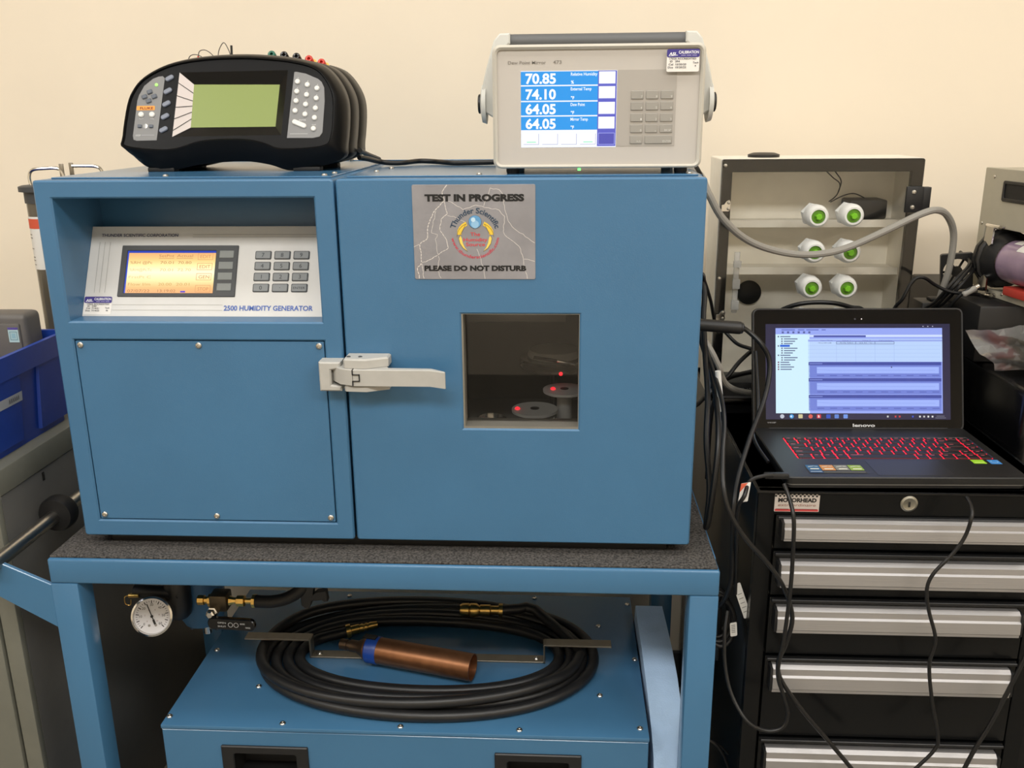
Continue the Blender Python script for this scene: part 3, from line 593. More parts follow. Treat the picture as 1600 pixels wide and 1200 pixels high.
# ------------------------------------------------------------------ cart
CYF, CYB = -.036, .50; CL, CRr = -.0441, .9404; LW_ = .0415; RT, RB = -.022, -.0623
t = thing('equipment_cart', 'blue painted steel frame cart under the humidity chamber', 'cart', (.448, .23, FLOOR))
for x in (CL, CRr - LW_):
    for y in (CYF, CYB - LW_):
        bm = B(); box(bm, x, x + LW_, y, y + LW_, FLOOR, RB + .0002, .0025); part('leg', bm, BLUE2, t)
for y in (CYF, CYB - LW_): bm = B(); box(bm, CL, CRr, y, y + LW_, RB, RT, .0036, 3); part('top_rail', bm, BLUE2, t)
for x in (CL, CRr - LW_): bm = B(); box(bm, x, x + LW_, CYF + LW_, CYB - LW_, RB, RT, .001); part('side_rail', bm, BLUE2, t)
bm = B(); box(bm, CL + LW_, CRr - LW_, CYF + LW_, CYB - LW_, RB + .01, RT - .001); part('deck_plate', bm, BLUE2, t)
bm = B(); box(bm, CL + .004, CRr - .004, CYF + .002, CYB - .002, -.74, -.72, .002); part('lower_shelf', bm, BLUE2, t)
HX, HZ2 = -.120, -.027
for y in (CYF, CYB - .03):
    bm = B(); slab(bm, fz(0, y, 0), [(CL + .001, -.136), (CL + .001, -.064), (-.116, -.030), (-.134, -.012), (-.150, -.030), (-.140, -.078)][::-1], (), -.006, 0, .001); part('handle_bracket', bm, BLUE2, t)
cyl(bm := B(), (HX - .004, CYF - .02, HZ2 - .004), (HX, CYB, HZ2), .0115, 24); part('handle_bar', bm, STEEL, t)
lathe(bm := B(), (HX, .150, HZ2), (0, -1, 0), [(.012, 0), (.028, .001), (.030, .006), (.030, .020), (.027, .026), (.012, .028)], 32); part('rubber_bumper', bm, BLACKM, t)
# mat on the cart
bm = B(); box(bm, CL + .003, CRr - .003, CYF + .0045, CYB - .003, RT, MATZ, .001, 1); single('rubber_mat', bm, MAT_R, 'dark speckled rubber mat on the cart top under the cabinet', 'mat')

# ------------------------------------------------------------------ blue box on the cart shelf
BX0, BX1, BY0, BY1, BZ = .0775, .853, .0, .435, -.33
t = thing('compressor_box', 'low blue metal box with two black handles on the cart shelf', 'machine', (.465, .22, -.72))
bm = B(); H1, H2 = (.176, -.440, .309, -.369), (.616, -.440, .745, -.369)
slab(bm, fz(0, BY0, 0), rrect(BX0, -.72, BX1, BZ - .009, 0), [rrect(*H1, 0), rrect(*H2, 0)], -.05, 0, .001); box(bm, BX0, BX1, .05, BY1, -.72, BZ - .009); part('body', bm, BLUE2, t)
bm = B(); box(bm, BX0 - .001, BX1 + .001, BY0 - .0015, BY1, BZ - .0075, BZ, .0015); tp = part('top_cover', bm, BLUE2, t)
for x, y in ((.083, .02), (.202, .106), (.272, .010), (.462, .010), (.651, .010), (.841, .022), (.781, .105), (.847, .213), (.846, .404), (.786, .321), (.288, .416), (.09, .212), (.662, .421)): screw(tp, (x, y, BZ), (0, 0, 1), .005)
for h in (H1, H2):
    bm = B(); slab(bm, fz(0, 0, 0), rrect(h[0] - .004, h[1] - .004, h[2] + .004, h[3] + .004, .002), [rrect(h[0] + .016, h[1] + .01, h[2] - .016, h[3] - .010, .004)], -.004, .004, .0015); hd = part('recessed_handle', bm, BLACK, t)
    bm = B(); slab(bm, fz(0, .002, 0), rrect(h[0] + .012, h[1] + .006, h[2] - .012, h[3] - .006, 0), [rrect(h[0] + .016, h[1] + .01, h[2] - .016, h[3] - .010, 0)], -.045, 0); box(bm, h[0] + .012, h[2] - .012, .045, .049, h[1] + .006, h[3] - .006); part('cup', bm, BLACK, hd)
# hose hanger strap
t = thing('hose_hanger', 'flat steel strap with two raised tabs screwed to the blue box top', 'bracket', (.465, .205, BZ))
SY = .205
bm = B(); box(bm, .266, .688, SY - .011, SY + .011, BZ, BZ + .003, .0005, 1); part('strap', bm, BRUSHED, t)
for s, x in ((-1, .268), (1, .686)):
    bm = B(); box(bm, x - .0015, x + .0015, SY - .011, SY + .011, BZ, BZ + .036, .0005, 1); part('riser', bm, BRUSHED, t)
    bm = B(); a, b = sorted((x, x + s * .118)); box(bm, a, b, SY - .011, SY + .011, BZ + .034, BZ + .037, .0006, 1); part('tab', bm, BRUSHED, t)
    screw(t, (x - s * .014, SY, BZ + .003), (0, 0, 1), .005)

# ------------------------------------------------------------------ coiled air hose
t = thing('air_hose', 'black rubber air hose coiled in a flat oval with brass ends', 'hose', (.475, .19, BZ))
HR = .0095; hc = V((.477, .195)); pts = []
turns = (5 * 360 + 50 - 128) / 360; a0_ = R(128)
N = int(turns * 40)
for i in range(N + 1):
    f = i / N; th = a0_ + f * turns * 2 * pi
    s = f / .80 if f < .80 else 1 - .5 * ((f - .80) / .20) ** 1.5
    lay = 0 if f < .80 else min(1, (f - .80) / .05)
    wob = 1 + .006 * sin(th * 1.7 + f * 9)
    x = hc.x + (.223 + .078 * s) * wob * cos(th); y = hc.y + (.098 + .086 * s) * wob * sin(th) + .004 * sin(3 * th)
    tab = max(0, abs(cos(th)) - .8) * 5
    pts.append(V((x, y, BZ + HR + .0024 + lay * HR * (1.7 - .55 * tab) + .002 * (1 - tab) * sin(th * 2.3))))
pts = [V((.322, .262, BZ + .014)), V((.300, .254, BZ + .012))] + pts[3:]
pts = pts[:-5] + [V((.668, .318, BZ + .034)), V((.635, .316, BZ + .037)), V((.600, .308, BZ + .038))]
tube(bm := B(), pts, HR, 12, 2); hz = part('hose', bm, mat('hose_rubber', (26, 26, 27), .42, noise=.15, nscale=30), t)
d1 = V((.05, .018, .004)).normalized(); p1 = V((.318, .261, BZ + .0145))
lathe(bm := B(), p1, d1, [(.0125, 0), (.0125, .008), (.0085, .009), (.0085, .024), (.0068, .025), (.0080, .030), (.0062, .034), (.0080, .038), (.0062, .042), (.0074, .046), (.0060, .058), (.0035, .058)], 18); part('hose_barb', bm, BRASS, t, 'brass plug fitting')
d2 = V((-.08, -.002, .0)).normalized(); p2 = V((.606, .308, BZ + .038))
lathe(bm := B(), p2, d2, [(.0125, 0), (.0125, .007), (.0085, .008), (.0085, .022), (.0105, .024), (.0105, .042), (.0090, .044), (.0130, .050), (.0130, .060), (.0115, .062), (.0130, .064), (.0130, .076), (.0105, .080), (.0060, .079)], 20); part('hose_coupler', bm, BRASS, t, 'brass socket coupler')
pr = Print()
t_ = thing('air_muffler', 'bronze cylinder with blue tape band lying inside the hose coil', 'cylinder', (.45, .165, BZ + .003))
c0, c1 = V((.372, .183, BZ + .030)), V((.566, .132, BZ + .030)); dd = (c1 - c0).normalized()
lathe(bm := B(), c0, dd, [(.0205, 0), (.0230, .006), (.0232, .02), (.0232, (c1 - c0).length), (.0215, (c1 - c0).length), (.0215, (c1 - c0).length - .012)], 36, cap1=True); mb = part('tube', bm, COPPER, t_)
lathe(bm := B(), c0 + dd * .004, dd, [(.0225, 0), (.0242, .002), (.0242, .022), (.0235, .023)], 36, False, False); part('tape_band', bm, TAPE, t_, 'blue tape band')
lathe(bm := B(), c0 - dd * .05, dd, [(.006, 0), (.0095, .001), (.0095, .014), (.0080, .015), (.0080, .019), (.0105, .020), (.0105, .034), (.0175, .046), (.0205, .051)], 20); part('neck', bm, mat('dark_bronze', (92, 74, 58), .45, metal=.8), t_)
box(bm := B(), .0, .024, -.006, .006, -.001, .001, 0, 1, Mx.Translation(c0 + V((-.002, 0, .025))) @ Mx.Rotation(-.25, 4, 'Z')); part('wire_clip', bm, BLACK, t_)

# ------------------------------------------------------------------ air regulator hanging under the cart deck
t = thing('air_regulator', 'air filter regulator with round white pressure gauge and brass fittings', 'regulator', (.08, .13, RB - .13))
gy = .085; gc = V((.043, gy, -.186)); gn = V((.16, -.93, .30)).normalized(); gx = V((0, 0, 1)).cross(gn).normalized(); gyv = gn.cross(gx); GF = Fr(gc, gx, gyv)
lathe(bm := B(), gc - gn * .022, gn, [(.024, 0), (.0305, .002), (.0310, .020), (.0330, .021), (.0330, .026), (.0300, .0275), (.0290, .024)], 40, True, False); gb = part('gauge_case', bm, CHROME, t, 'round pressure gauge')
lathe(bm := B(), gc, gn, [(.0288, 0), (.0288, .0015)], 40); part('dial', bm, mat('dial_white', (224, 222, 224), .5), gb)
pr = Print()
for k in range(31):
    a = R(225 - 270 * k / 30); r0 = .0215 if k % 3 == 0 else .0235; pr.line([(r0 * cos(a), r0 * sin(a)), (.0258 * cos(a), .0258 * sin(a))], .0014 if k % 3 == 0 else .0007, (40, 36, 36))
    if k % 5 == 0: pr.text(str(k // 5 * 10), .0182 * cos(a), .0182 * sin(a) - .0013, None, .0042, (44, 40, 40), 1, align='c')
    if k % 6 == 0: pr.text(str(k // 6 * 2), .0115 * cos(a), .0115 * sin(a) - .001, None, .0026, (150, 110, 110), 1, align='c')
pr.poly(circ(-.005, -.015, .0022, 12), (150, 146, 140), 1); pr.poly(circ(.0055, -.015, .0022, 12), (150, 146, 140), 1); pr.build('dial_marks', GF, gb, base=.0016)
a = R(110); bm = B(); fbox(bm, Fr(gc, GF.ex * cos(a) + GF.ey * sin(a), GF.ey * cos(a) - GF.ex * sin(a)), -.012, .022, -.0007, .0007, .0026, .0032); fbox(bm, Fr(gc, GF.ex * cos(a) + GF.ey * sin(a), GF.ey * cos(a) - GF.ex * sin(a)), -.014, -.006, -.0016, .0016, .0026, .0034); lathe(bm, gc + gn * .0024, gn, [(.0022, 0), (.0022, .0018)], 14); part('needle', bm, BLACK, gb)
lathe(bm := B(), (.066, .135, -.215), (0, 0, 1), [(.015, 0), (.020, .006), (.022, .02), (.022, .085), (.018, .095), (.012, .10), (.012, .145)], 28); part('regulator_body', bm, BLACK, t)
lathe(bm := B(), (.085, .185, -.255), (0, 0, 1), [(.018, 0), (.032, .005), (.038, .018), (.038, .17), (.030, .187)], 32); part('filter_bowl', bm, mat('bowl_blue', (52, 92, 128), .4), t, 'blue filter bowl')
cyl(bm := B(), (.092, .18, -.273), (.092, .18, -.250), .007, 12); cyl(bm, (.092, .18, -.262), (.115, .168, -.258), .003, 10); box(bm, .064, .069, .172, .185, -.264, -.25); part('drain_valve', bm, CHROME, t)
cyl(bm := B(), (.000, .120, -.160), (.075, .125, -.166), .011, 18); part('side_plug', bm, BLACK, t)
cyl(bm := B(), (-.005, .109, -.163), (.012, .110, -.163), .0036, 12); tube(bm, [(-.006, .109, -.163), (-.012, .108, -.166), (-.012, .108, -.178), (-.004, .108, -.180), (-.002, .108, -.170)], .0008, 6); part('relief_pin', bm, BRASS, t)
bm = B(); lathe(bm, (.110, .112, -.170), (1, .0, 0), [(.006, 0), (.0085, .002), (.0085, .012), (.006, .013), (.006, .018), (.011, .020), (.0115, .034), (.010, .036), (.010, .050), (.006, .052), (.0085, .055), (.0055, .062), (.0055, .066), (.0095, .068), (.0095, .080), (.0050, .082), (.0050, .092), (.0115, .094), (.0115, .099)], 8); part('brass_train', bm, BRASS, t)
bm = B(); box(bm, .134, .164, .098, .128, -.185, -.155, .004); part('ball_valve', bm, mat('valve_dark', (84, 74, 58), .4, metal=.7), t)
lathe(bm := B(), (.142, .098, -.182), (-.05, -1, .1), [(.010, 0), (.010, .008), (.0075, .009), (.0075, .016), (.005, .018)], 6); part('valve_nut', bm, CHROME, t)
LF = Fr((.150, .080, -.193), (1, -.06, -.01), (0, .1, 1))
bm = B(); slab(bm, LF, rrect(-.012, -.010, .068, .010, .0095, 5), (), -.004, .004, .0015); lv = part('valve_lever', bm, BLACKG, t)
pr = Print(); pr.text('OPEN', .006, .0016, .020, .0028, (190, 190, 190)); pr.text('SHUT', .006, -.0046, .020, .0028, (190, 190, 190)); pr.text('600', .044, .0016, .052, .0028, (190, 190, 190)); pr.text('WOG', .053, -.0046, .061, .0028, (190, 190, 190))
for cx_ in (.0275, .037):
    pr.line([(cx_ + .0038 * cos(2 * pi * k / 16), .0038 * sin(2 * pi * k / 16)) for k in range(17)], .0007, (190, 190, 190))
pr.build('lettering', LF, lv, base=.004)
tube(bm := B(), [(.205, .112, -.170), (.235, .113, -.171), (.262, .118, -.166), (.285, .125, -.152), (.300, .132, -.130)], .0105, 14); part('outlet_hose', bm, BLACKM, t)
bm = B(); slab(bm, fz(0, .118, 0), [(.272, -.128), (.276, -.150), (.283, -.162), (.283, -.180), (.288, -.185), (.296, -.185), (.300, -.178), (.301, -.172), (.318, -.170), (.322, -.173), (.328, -.172), (.326, -.152), (.310, -.155), (.304, -.160), (.306, -.150), (.318, -.138), (.318, -.128)][::-1], (), -.012, 0, .001); part('hose_clip', bm, BLACK, t)
bm = B(); box(bm, .05, .125, .12, .205, RB - .012, RB + .0105, .001); part('mounting_block', bm, BLUE2, t)

# ------------------------------------------------------------------ foam strip beside the box
prof = [(.335, -.292), (.27, -.294), (.20, -.298), (.13, -.306), (.075, -.322), (.035, -.345), (.012, -.375), (.006, -.41)]
xin, xout = [.856, .856, .857, .8575, .859, .861, .863, .864], [.906, .908, .910, .911, .9115, .911, .910, .909]
bm = B(); rg = []
FX = .893
for (y, z), a, b in zip(prof, xin, xout):
    b = min(b, FX) if y < .01 else b
    rg.append([V((a, y, z)), V((b, y, z)), V((b, y + .05, z - .12)), V((a, y + .05, z - .12))])
rg.append([V((.864, .006, -.72)), V((.893, .006, -.72)), V((.893, .056, -.72)), V((.864, .056, -.72))])
sm = []
loft(bm, rg, cap0=True, cap1=True); single('foam_strip', bm, FOAM, 'pale grey-blue foam strip bent over beside the blue box', 'foam', smooth=50)

# ------------------------------------------------------------------ grey cabinet, bin, case and columns on the left
GX, GY, GZ = -.157, .052, .078
t = thing('storage_cabinet', 'grey steel storage cabinet left of the cart with bin on top', 'cabinet', (-.6, .4, FLOOR))
bm = B(); box(bm, -1.05, GX - .002, GY + .004, .78, FLOOR, GZ - .042, .002); part('body', bm, GREYCABD, t)
bm = B(); box(bm, -1.052, GX, GY, .782, GZ - .042, GZ, .003); part('top', bm, GREYCAB, t)
bm = B(); box(bm, -1.05, GX - .0345, GY - .012, GY + .004, FLOOR + .02, GZ - .046, .003); part('door', bm, GREYCAB, t)
bm = B(); box(bm, GX - .030, GX - .002, GY - .010, GY + .004, FLOOR, GZ - .046, .002); part('stile', bm, GREYCAB, t)
bm = B(); box(bm, GX - .0022, GX - .0012, .17, .176, GZ - .062, GZ - .048); part('slot', bm, BLACK, t)
def bin_ring(x0, x1, y0, y1, z, r=.012): return [V((a, b, z)) for a, b in rrect(x0, y0, x1, y1, r, 3)]
t = thing('storage_bin', 'blue plastic storage bin standing on the grey cabinet', 'bin', (-.34, .1, GZ))
bx = (-.50, -.185, -.14, .315); tx = (-.515, -.170, -.155, .330); ZT = .240; ZR = .203
bm = B(); loft(bm, [bin_ring(*bx, GZ), bin_ring(*bx, GZ + .008), bin_ring(*[a + (b - a) * .8 for a, b in zip(bx, tx)], ZR), bin_ring(tx[0] - .003, tx[1] + .003, tx[2] - .003, tx[3] + .003, ZR), bin_ring(tx[0] - .004, tx[1] + .004, tx[2] - .004, tx[3] + .004, ZT), bin_ring(tx[0] + .004, tx[1] - .004, tx[2] + .004, tx[3] - .004, ZT), bin_ring(bx[0] + .006, bx[1] - .006, bx[2] + .006, bx[3] - .006, GZ + .006)], cap0=True, cap1=True); bn = part('tub', bm, BIN, t)
for y0, y1 in ((.222, .32), (.05, .178)):
    bm = B(); loft(bm, [[V((bx[1] - .004, y0, GZ + .012)), V((bx[1] + .006, y0 + .004, GZ + .012)), V((bx[1] + .006, y1 - .008, GZ + .012)), V((bx[1] - .004, y1 - .004, GZ + .012))], [V((bx[1] + .004, y0, ZR)), V((tx[1] + .001, y0 + .004, ZR)), V((tx[1] + .001, y1 - .008, ZR)), V((bx[1] + .004, y1 - .004, ZR))]], cap0=True, cap1=True); part('side_panel', bm, BIN, t)
lb = Fr((-.1731, .098, .150), (0, 1, 0), (.088, 0, 1))
pr = Print(); pr.rect(0, .008, .074, .024, (176, 178, 182), 1)
for k, x in enumerate((.036, .041, .046, .051, .056, .061)): pr.line([(x, .0125), (x + .002, .0195), (x + .0035, .0125)], .0012, (92, 94, 100), 2)
pr.build('paper_label', lb, t)
t = thing('equipment_case', 'dark grey hard case with a small sticker standing in the blue bin', 'case', (-.35, .285, GZ + .006))
bm = B(); box(bm, -.488, -.197, .254, .305, GZ + .006, .284, .010, 3); part('shell', bm, CASEG, t)
bm = B(); box(bm, -.47, -.207, .2505, .258, .11, .268, .003); part('front_panel', bm, CASEG, t)
pr = Print(); pr.rect(-.2275, .2360, -.2095, .2620, (188, 214, 214)); pr.rect(-.2275, .2580, -.2095, .2620, (92, 78, 150), 2); pr.frame(-.2245, .2405, -.2125, .2545, .0014, (130, 170, 180), 2); pr.rect(-.2220, .2430, -.2150, .2520, (150, 190, 200), 2); pr.build('sticker', fz(0, .2500, 0), t)
def column(cx, cy, label, flip):
    t = thing('filter_column', label, 'filter column', (cx, cy, GZ), group='filter columns behind the cabinet')
    lathe(bm := B(), (cx, cy, GZ), (0, 0, 1), [(.040, 0), (.040, .012), (.028, .014)], 28); part('base', bm, BLACK, t)
    lathe(bm := B(), (cx, cy, GZ + .012), (0, 0, 1), [(.024, 0), (.024, .365)], 28); part('tube', bm, mat('smoked_tube', (86, 80, 68), .18, coat=.5), t)
    lathe(bm := B(), (cx, cy, .452), (0, 0, 1), [(.026, 0), (.026, .020), (.034, .021), (.034, .030), (.028, .032)], 28); part('cap', bm, DGREY, t)
    lathe(bm := B(), (cx, cy, .330), (0, 0, 1), [(.0245, 0), (.0245, .098)], 28, False, False); lbp = part('label', bm, LABELW, t)
    lathe(bm := B(), (cx, cy, .406), (0, 0, 1), [(.0247, 0), (.0247, .018)], 28, False, False); part('red_band', bm, mat('label_red', (206, 84, 56), .6), t)
    for k, z in enumerate((.394, .388, .368, .352, .346, .338)):
        a0 = R(205); 
        bm = B(); 
        for j in range(6):
            aa, ab = a0 + j * .1, a0 + j * .1 + .07; q = lambda a, z_: V((cx + .02485 * cos(a), cy + .02485 * sin(a), z_)); quad(bm, [q(aa, z), q(ab, z), q(ab, z + .0018), q(aa, z + .0018)])
        part('label_line', bm, mat('label_ink', (120, 104, 96), .7), lbp)
    s = flip
    if s > 0: tube(bm := B(), [(cx - .012, cy, .480), (cx - .014, cy, .498), (cx - .006, cy, .511), (cx + .02, cy, .514), (cx + .04, cy, .514), (cx + .048, cy, .510), (cx + .052, cy, .500)], .0032, 10)
    else: tube(bm := B(), [(cx - .034, cy, .516), (cx, cy, .516), (cx + .014, cy, .514), (cx + .022, cy, .506), (cx + .024, cy, .480)], .0032, 10)
    part('handle_rod', bm, CHROME, t)
    x = cx + (.046 if s > 0 else -.040); box(bm := B(), x, x + .0075, cy - .002, cy + .002, .499, .522, .0008); part('handle_plate', bm, BRUSHED, t)
column(-.258, .46, 'dark filter column with a red-banded white label left of the cabinet', 1)
column(-.140 - .035, .50, 'filter column hidden behind the cabinet, only its steel handle showing', -1)

# ------------------------------------------------------------------ black tool chest on the right
CX0, CX1, CFY, CZ = 1.006, 1.446, .055, .064
t = thing('tool_chest', 'black steel tool chest with silver drawer pulls under the laptop', 'tool chest', (1.22, .38, FLOOR))
bm = B(); box(bm, CX0, CX1, CFY + .012, .745, FLOOR + .06, CZ, .003); part('body', bm, CHESTS, t)
bm = B(); slab(bm, fz(0, CFY, 0), rrect(CX0, FLOOR + .06, CX1, CZ, .003), [rrect(CX0 + .026, FLOOR + .10, CX1 - .026, CZ - .038, 0)], -.013, 0, .001); part('front_frame', bm, CHEST, t)
bm = B(); box(bm, CX0 - .002, CX1 + .002, CFY - .004, .747, CZ - .0035, CZ, .0012); part('top_plate', bm, CHEST, t)
bm = B(); box(bm, CX0 + .02, CX0 + .10, CFY + .05, .7, FLOOR, FLOOR + .06); box(bm, CX1 - .10, CX1 - .02, CFY + .05, .7, FLOOR, FLOOR + .06); part('base', bm, BLACK, t)
gaps = [CZ - .037, CZ - .0965, CZ - .1745, CZ - .2765, CZ - .4255, CZ - .585, CZ - .745]
hz_ = [(-.0409, -.0716), (-.1090, -.1483), (-.1858, -.2250), (-.2865, -.3295), (-.4390, -.4830), (-.598, -.642)]
for k in range(6):
    z1, z0 = gaps[k], gaps[k + 1] + .003
    bm = B(); box(bm, CX0 + .0285, CX1 - .0285, CFY - .001, CFY + .012, z0, z1 - .001, .0015); d = part('drawer', bm, CHEST, t)
    h1, h0 = CZ + hz_[k][0], CZ + hz_[k][1]; hh = h1 - h0; y = CFY - .001
    pf = [(0, 1), (-.010, 1.0), (-.0165, .90), (-.0170, .66), (-.0205, .60), (-.0215, .16), (-.0195, .10), (-.0195, 0), (-.0170, 0), (-.010, .04), (0, .04)]
    x0, x1 = 1.0435 + .0002 * k, 1.4035
    bm = B(); loft(bm, [[V((x, y + a, h0 + b * hh)) for a, b in pf] for x in (x0, x1)], cap0=True, cap1=True); pl = part('pull', bm, ALU, d, 'silver ribbed aluminium drawer pull', smooth=20)
    bm = B(); box(bm, CX0 + .030, CX1 - .030, CFY - .008, CFY, z1 - .0065, z1 - .0015, .001, 1); part('drawer_lip', bm, BLACK, d)
    for x, s in ((x0 - .0045, 0), (x1, 1)): bm = B(); box(bm, x, x + .0045, y - .020, y, h0 + .001, h1 - .001, .0015); part('pull_cap', bm, BLACK, d)
lathe(bm := B(), (1.2255, CFY, CZ - .017), (0, -1, 0), [(.0125, 0), (.0125, .002), (.0095, .0035), (.0085, .003)], 28); lk = part('lock', bm, mat('lock_metal', (160, 158, 148), .35, metal=1), t)
bm = B(); box(bm, 1.2243, 1.2267, CFY - .0042, CFY - .003, CZ - .0215, CZ - .0135); part('keyhole', bm, BLACK, lk)
BF = fz(1.0365 - .006, CFY - .0005, CZ)
bm = B(); slab(bm, BF, rrect(0, -.0325, .0655, -.0032, .001), (), -.001, .0006); bd = part('badge', bm, mat('badge_silver', (196, 186, 178), .4, metal=.2), t, 'checkered silver maker badge')
pr = Print()
for i in range(22):
    for j in range(2):
        if (i + j) % 2: pr.rect(.0655 * i / 22, -.0032 - .0028 * (j + 1), .0655 * (i + 1) / 22, -.0032 - .0028 * j, (14, 14, 14))
pr.text('MOTORHEAD', .005, -.0168, .0610, .0062, (16, 14, 14), 2, .05); pr.text('extraordinaire', .005, -.0238, .0600, .0046, (134, 92, 78), 2, 0, slant=.2)
pr.rect(.001, -.0318, .0645, -.0285, (186, 62, 62), 1); pr.line([(.003, -.0285), (.021, -.0285)], .0012, (120, 40, 40), 2); pr.line([(.024, -.0285), (.0625, -.0285)], .0012, (120, 40, 40), 2)
pr.build('badge_print', BF, bd, base=.0006, step=.00015)

# ------------------------------------------------------------------ laptop on the chest
LX, LY = 1.2205, .173
t = thing('laptop', 'open black laptop with red lit keyboard and blue desktop screen', 'laptop', (LX, LY, CZ), R(1.4))
W0 = WM[t.name]
def lfr(o, ex, ey): return Fr(W0 @ V(o), W0.to_3x3() @ V(ex), W0.to_3x3() @ V(ey))
DK = lfr((0, -.110, .0205), (1, 0, 0), (0, 1, 0)); LWd, LDp = .177, .228
bm = B(); slab(bm, DK, rrect(-LWd, 0, LWd, LDp, .010, 4), [rrect(-.1387, .0789, .1613, .1751, .002, 2)], -.011, 0, .0015); bs = part('base', bm, DECK, t)
bm = B(); slab(bm, DK, rrect(-LWd + .002, .002, LWd - .002, LDp - .002, .010, 4), (), -.0175, -.0105, .0005); part('underside', bm, BLACK, t)
bm = B(); slab(bm, DK, rrect(-LWd + .001, .0005, LWd - .001, LDp - .001, .010, 4), [rrect(-LWd + .003, .003, LWd - .003, LDp - .003, .008, 4)], -.0125, -.0112); part('silver_seam', bm, SILVER, t)
for x in (-.15, .15):
    for y in (.02, .2): bm = B(); lathe(bm, DK.p(x, y, -.0205), DK.n, [(.008, 0), (.008, .0035)], 12); part('rubber_foot', bm, BLACKM, t)
bm = B(); slab(bm, DK, rrect(-.1386, .0790, .1612, .1750, .002, 2), (), -.006, -.0012); kb = part('keyboard_plate', bm, KEYGLOW, t, 'red backlit keyboard well')
krows = [(.1640, .1745, [.92] * 17 + [.36]), (.1475, .1627, [1] * 13 + [2, 1]), (.1313, .1463, [1.5] + [1] * 12 + [1.5, 1]), (.1150, .1300, [1.8] + [1] * 11 + [2.2, 1]), (.0987, .1137, [2.3] + [1] * 10 + [1.7, 1, 1]), (.0793, .0974, [1.3, .9, 1.1, 1, 5.6, 1, 1.1, 1.1, .97, .97, .96])]
kl = Print(); legends = ['', '`1234567890-=', ' QWERTYUIOP[]', ' ASDFGHJKL;\'', ' ZXCVBNM,./', '']
for ri, (y0, y1, us) in enumerate(krows):
    if ri == 0: us = [16 / 17] * 17
    sm_ = sum(us); x = -.1385; un = (.1610 + .1385) / sm_
    for ki, u in enumerate(us):
        xa, xb = x + .0013, x + u * un - .0013; x += u * un
        bm = B(); slab(bm, DK, rrect(xa, y0 + .0014, xb, y1 - .0004, .0012, 2), (), -.0030, .0003, .0005); part('key', bm, KEYB, kb)
        kx = xa + .0035
        c = legends[ri][ki] if ki < len(legends[ri]) else ''
        if c.strip(): kl.text(c, kx, y1 - .0062, None, .0030, (235, 110, 120), 1)
        else: kl.line([(kx, y1 - .005), (min(kx + .005 + (u - 1) * .003, xb - .002), y1 - .005)], .0012, (226, 120, 128), 1)
kl.build('key_legends', DK, kb, SCREEN, base=.0002)
bm = B(); slab(bm, DK, rrect(-.040, .008, .072, .0700, .002, 2), (), -.0005, .0003, .0001); part('touchpad', bm, mat('touchpad', (30, 30, 31), .38), t)
pr = Print(); pr.rect(-.1390, .0150, -.0530, .0490, (44, 44, 44))
for k, c in enumerate(((40, 92, 134), (196, 132, 70), (120, 120, 112), (136, 164, 62))):
    x = -.1375 + .0212 * k; pr.rect(x, .0265, x + .0200, .0480, c, 2); pr.rect(x + .004, .030, x + .017, .0335, (224, 222, 205), 3); pr.line([(x + .003, .040), (x + .012, .043), (x + .017, .041)], .0016, (214, 220, 214), 3)
pr.rect(-.1375, .0165, -.1175, .0255, (38, 70, 110), 2); pr.line([(-.135, .021), (-.12, .021)], .003, (150, 170, 190), 3); pr.line([(-.116, .0195), (-.056, .0195)], .003, (104, 104, 96), 2); pr.build('feature_sticker', DK, t)
pr = Print(); pr.rect(.1215, .0565, .1410, .0730, (146, 196, 40)); pr.rect(.124, .0595, .1385, .0620, (200, 226, 120), 2); pr.build('green_sticker', DK, t, label='small lime green sticker')
pr = Print(); pr.rect(.1465, .0550, .1632, .0725, (58, 128, 196)); pr.poly(circ(.155, .0645, .0055, 16), (150, 196, 230), 2); pr.poly(circ(.155, .0645, .0045, 16), (58, 128, 196), 3); pr.build('blue_sticker', DK, t, label='small blue sticker')
LD = lfr((0, .110, .017), (1, 0, 0), (0, .062, .194))
bm = B(); slab(bm, LD, rrect(-.1765, .000, .1765, .2075, .009, 4), (), -.009, 0, .001); part('lid', bm, LIDB, t)
bm = B(); slab(bm, LD, rrect(-.1775, -.001, .1775, .2085, .010, 4), [rrect(-.1745, .002, .1745, .2055, .008, 4)], -.0085, .0008, .0006); part('lid_edge', bm, BLACK, t)
lathe(bm := B(), LD.p(-.15, .0, -.004), LD.ex, [(.0065, 0), (.0065, .30)], 16); part('hinge', bm, BLACK, t)
pr = Print(); S0, S1, T0, T1 = -.1555, .1555, .0185, .1815
pr.rect(S0, T0, S1, T1, (34, 34, 66), 1)                     # screen glow at the edges of the panel
wx0, wx1, wb, wt = -.1385, .1425, .0290, .1745
pr.rect(wx0, wb, wx1, wt, (150, 168, 244), 2); pr.rect(wx0, wb, -.0810, .1640, (208, 240, 254), 3)
pr.rect(-.0835, .1170, wx1, .1560, (186, 212, 252), 3); pr.rect(-.0835, .1592, wx1, .1630, (206, 222, 255), 3); pr.rect(-.0740, .1588, .0140, .1622, (74, 86, 170), 4)
pr.rect(-.0835, .1515, wx1, .1545, (150, 168, 236), 4)
for y in (.1445, .1380, .1315, .1250): pr.line([(-.0835, y), (wx1 - .004, y)], .0004, (156, 186, 240), 4)
for x in (-.0356, -.0031, .0293, .0616): pr.line([(x, .1170), (x, .1515)], .0004, (150, 176, 236), 4)
for x0_, x1_ in ((-.0356, -.0031), (-.0031, .0293), (.0293, .0616)): pr.frame(x0_, .1474, x1_, .1511, .0007, (60, 70, 130), 5); 
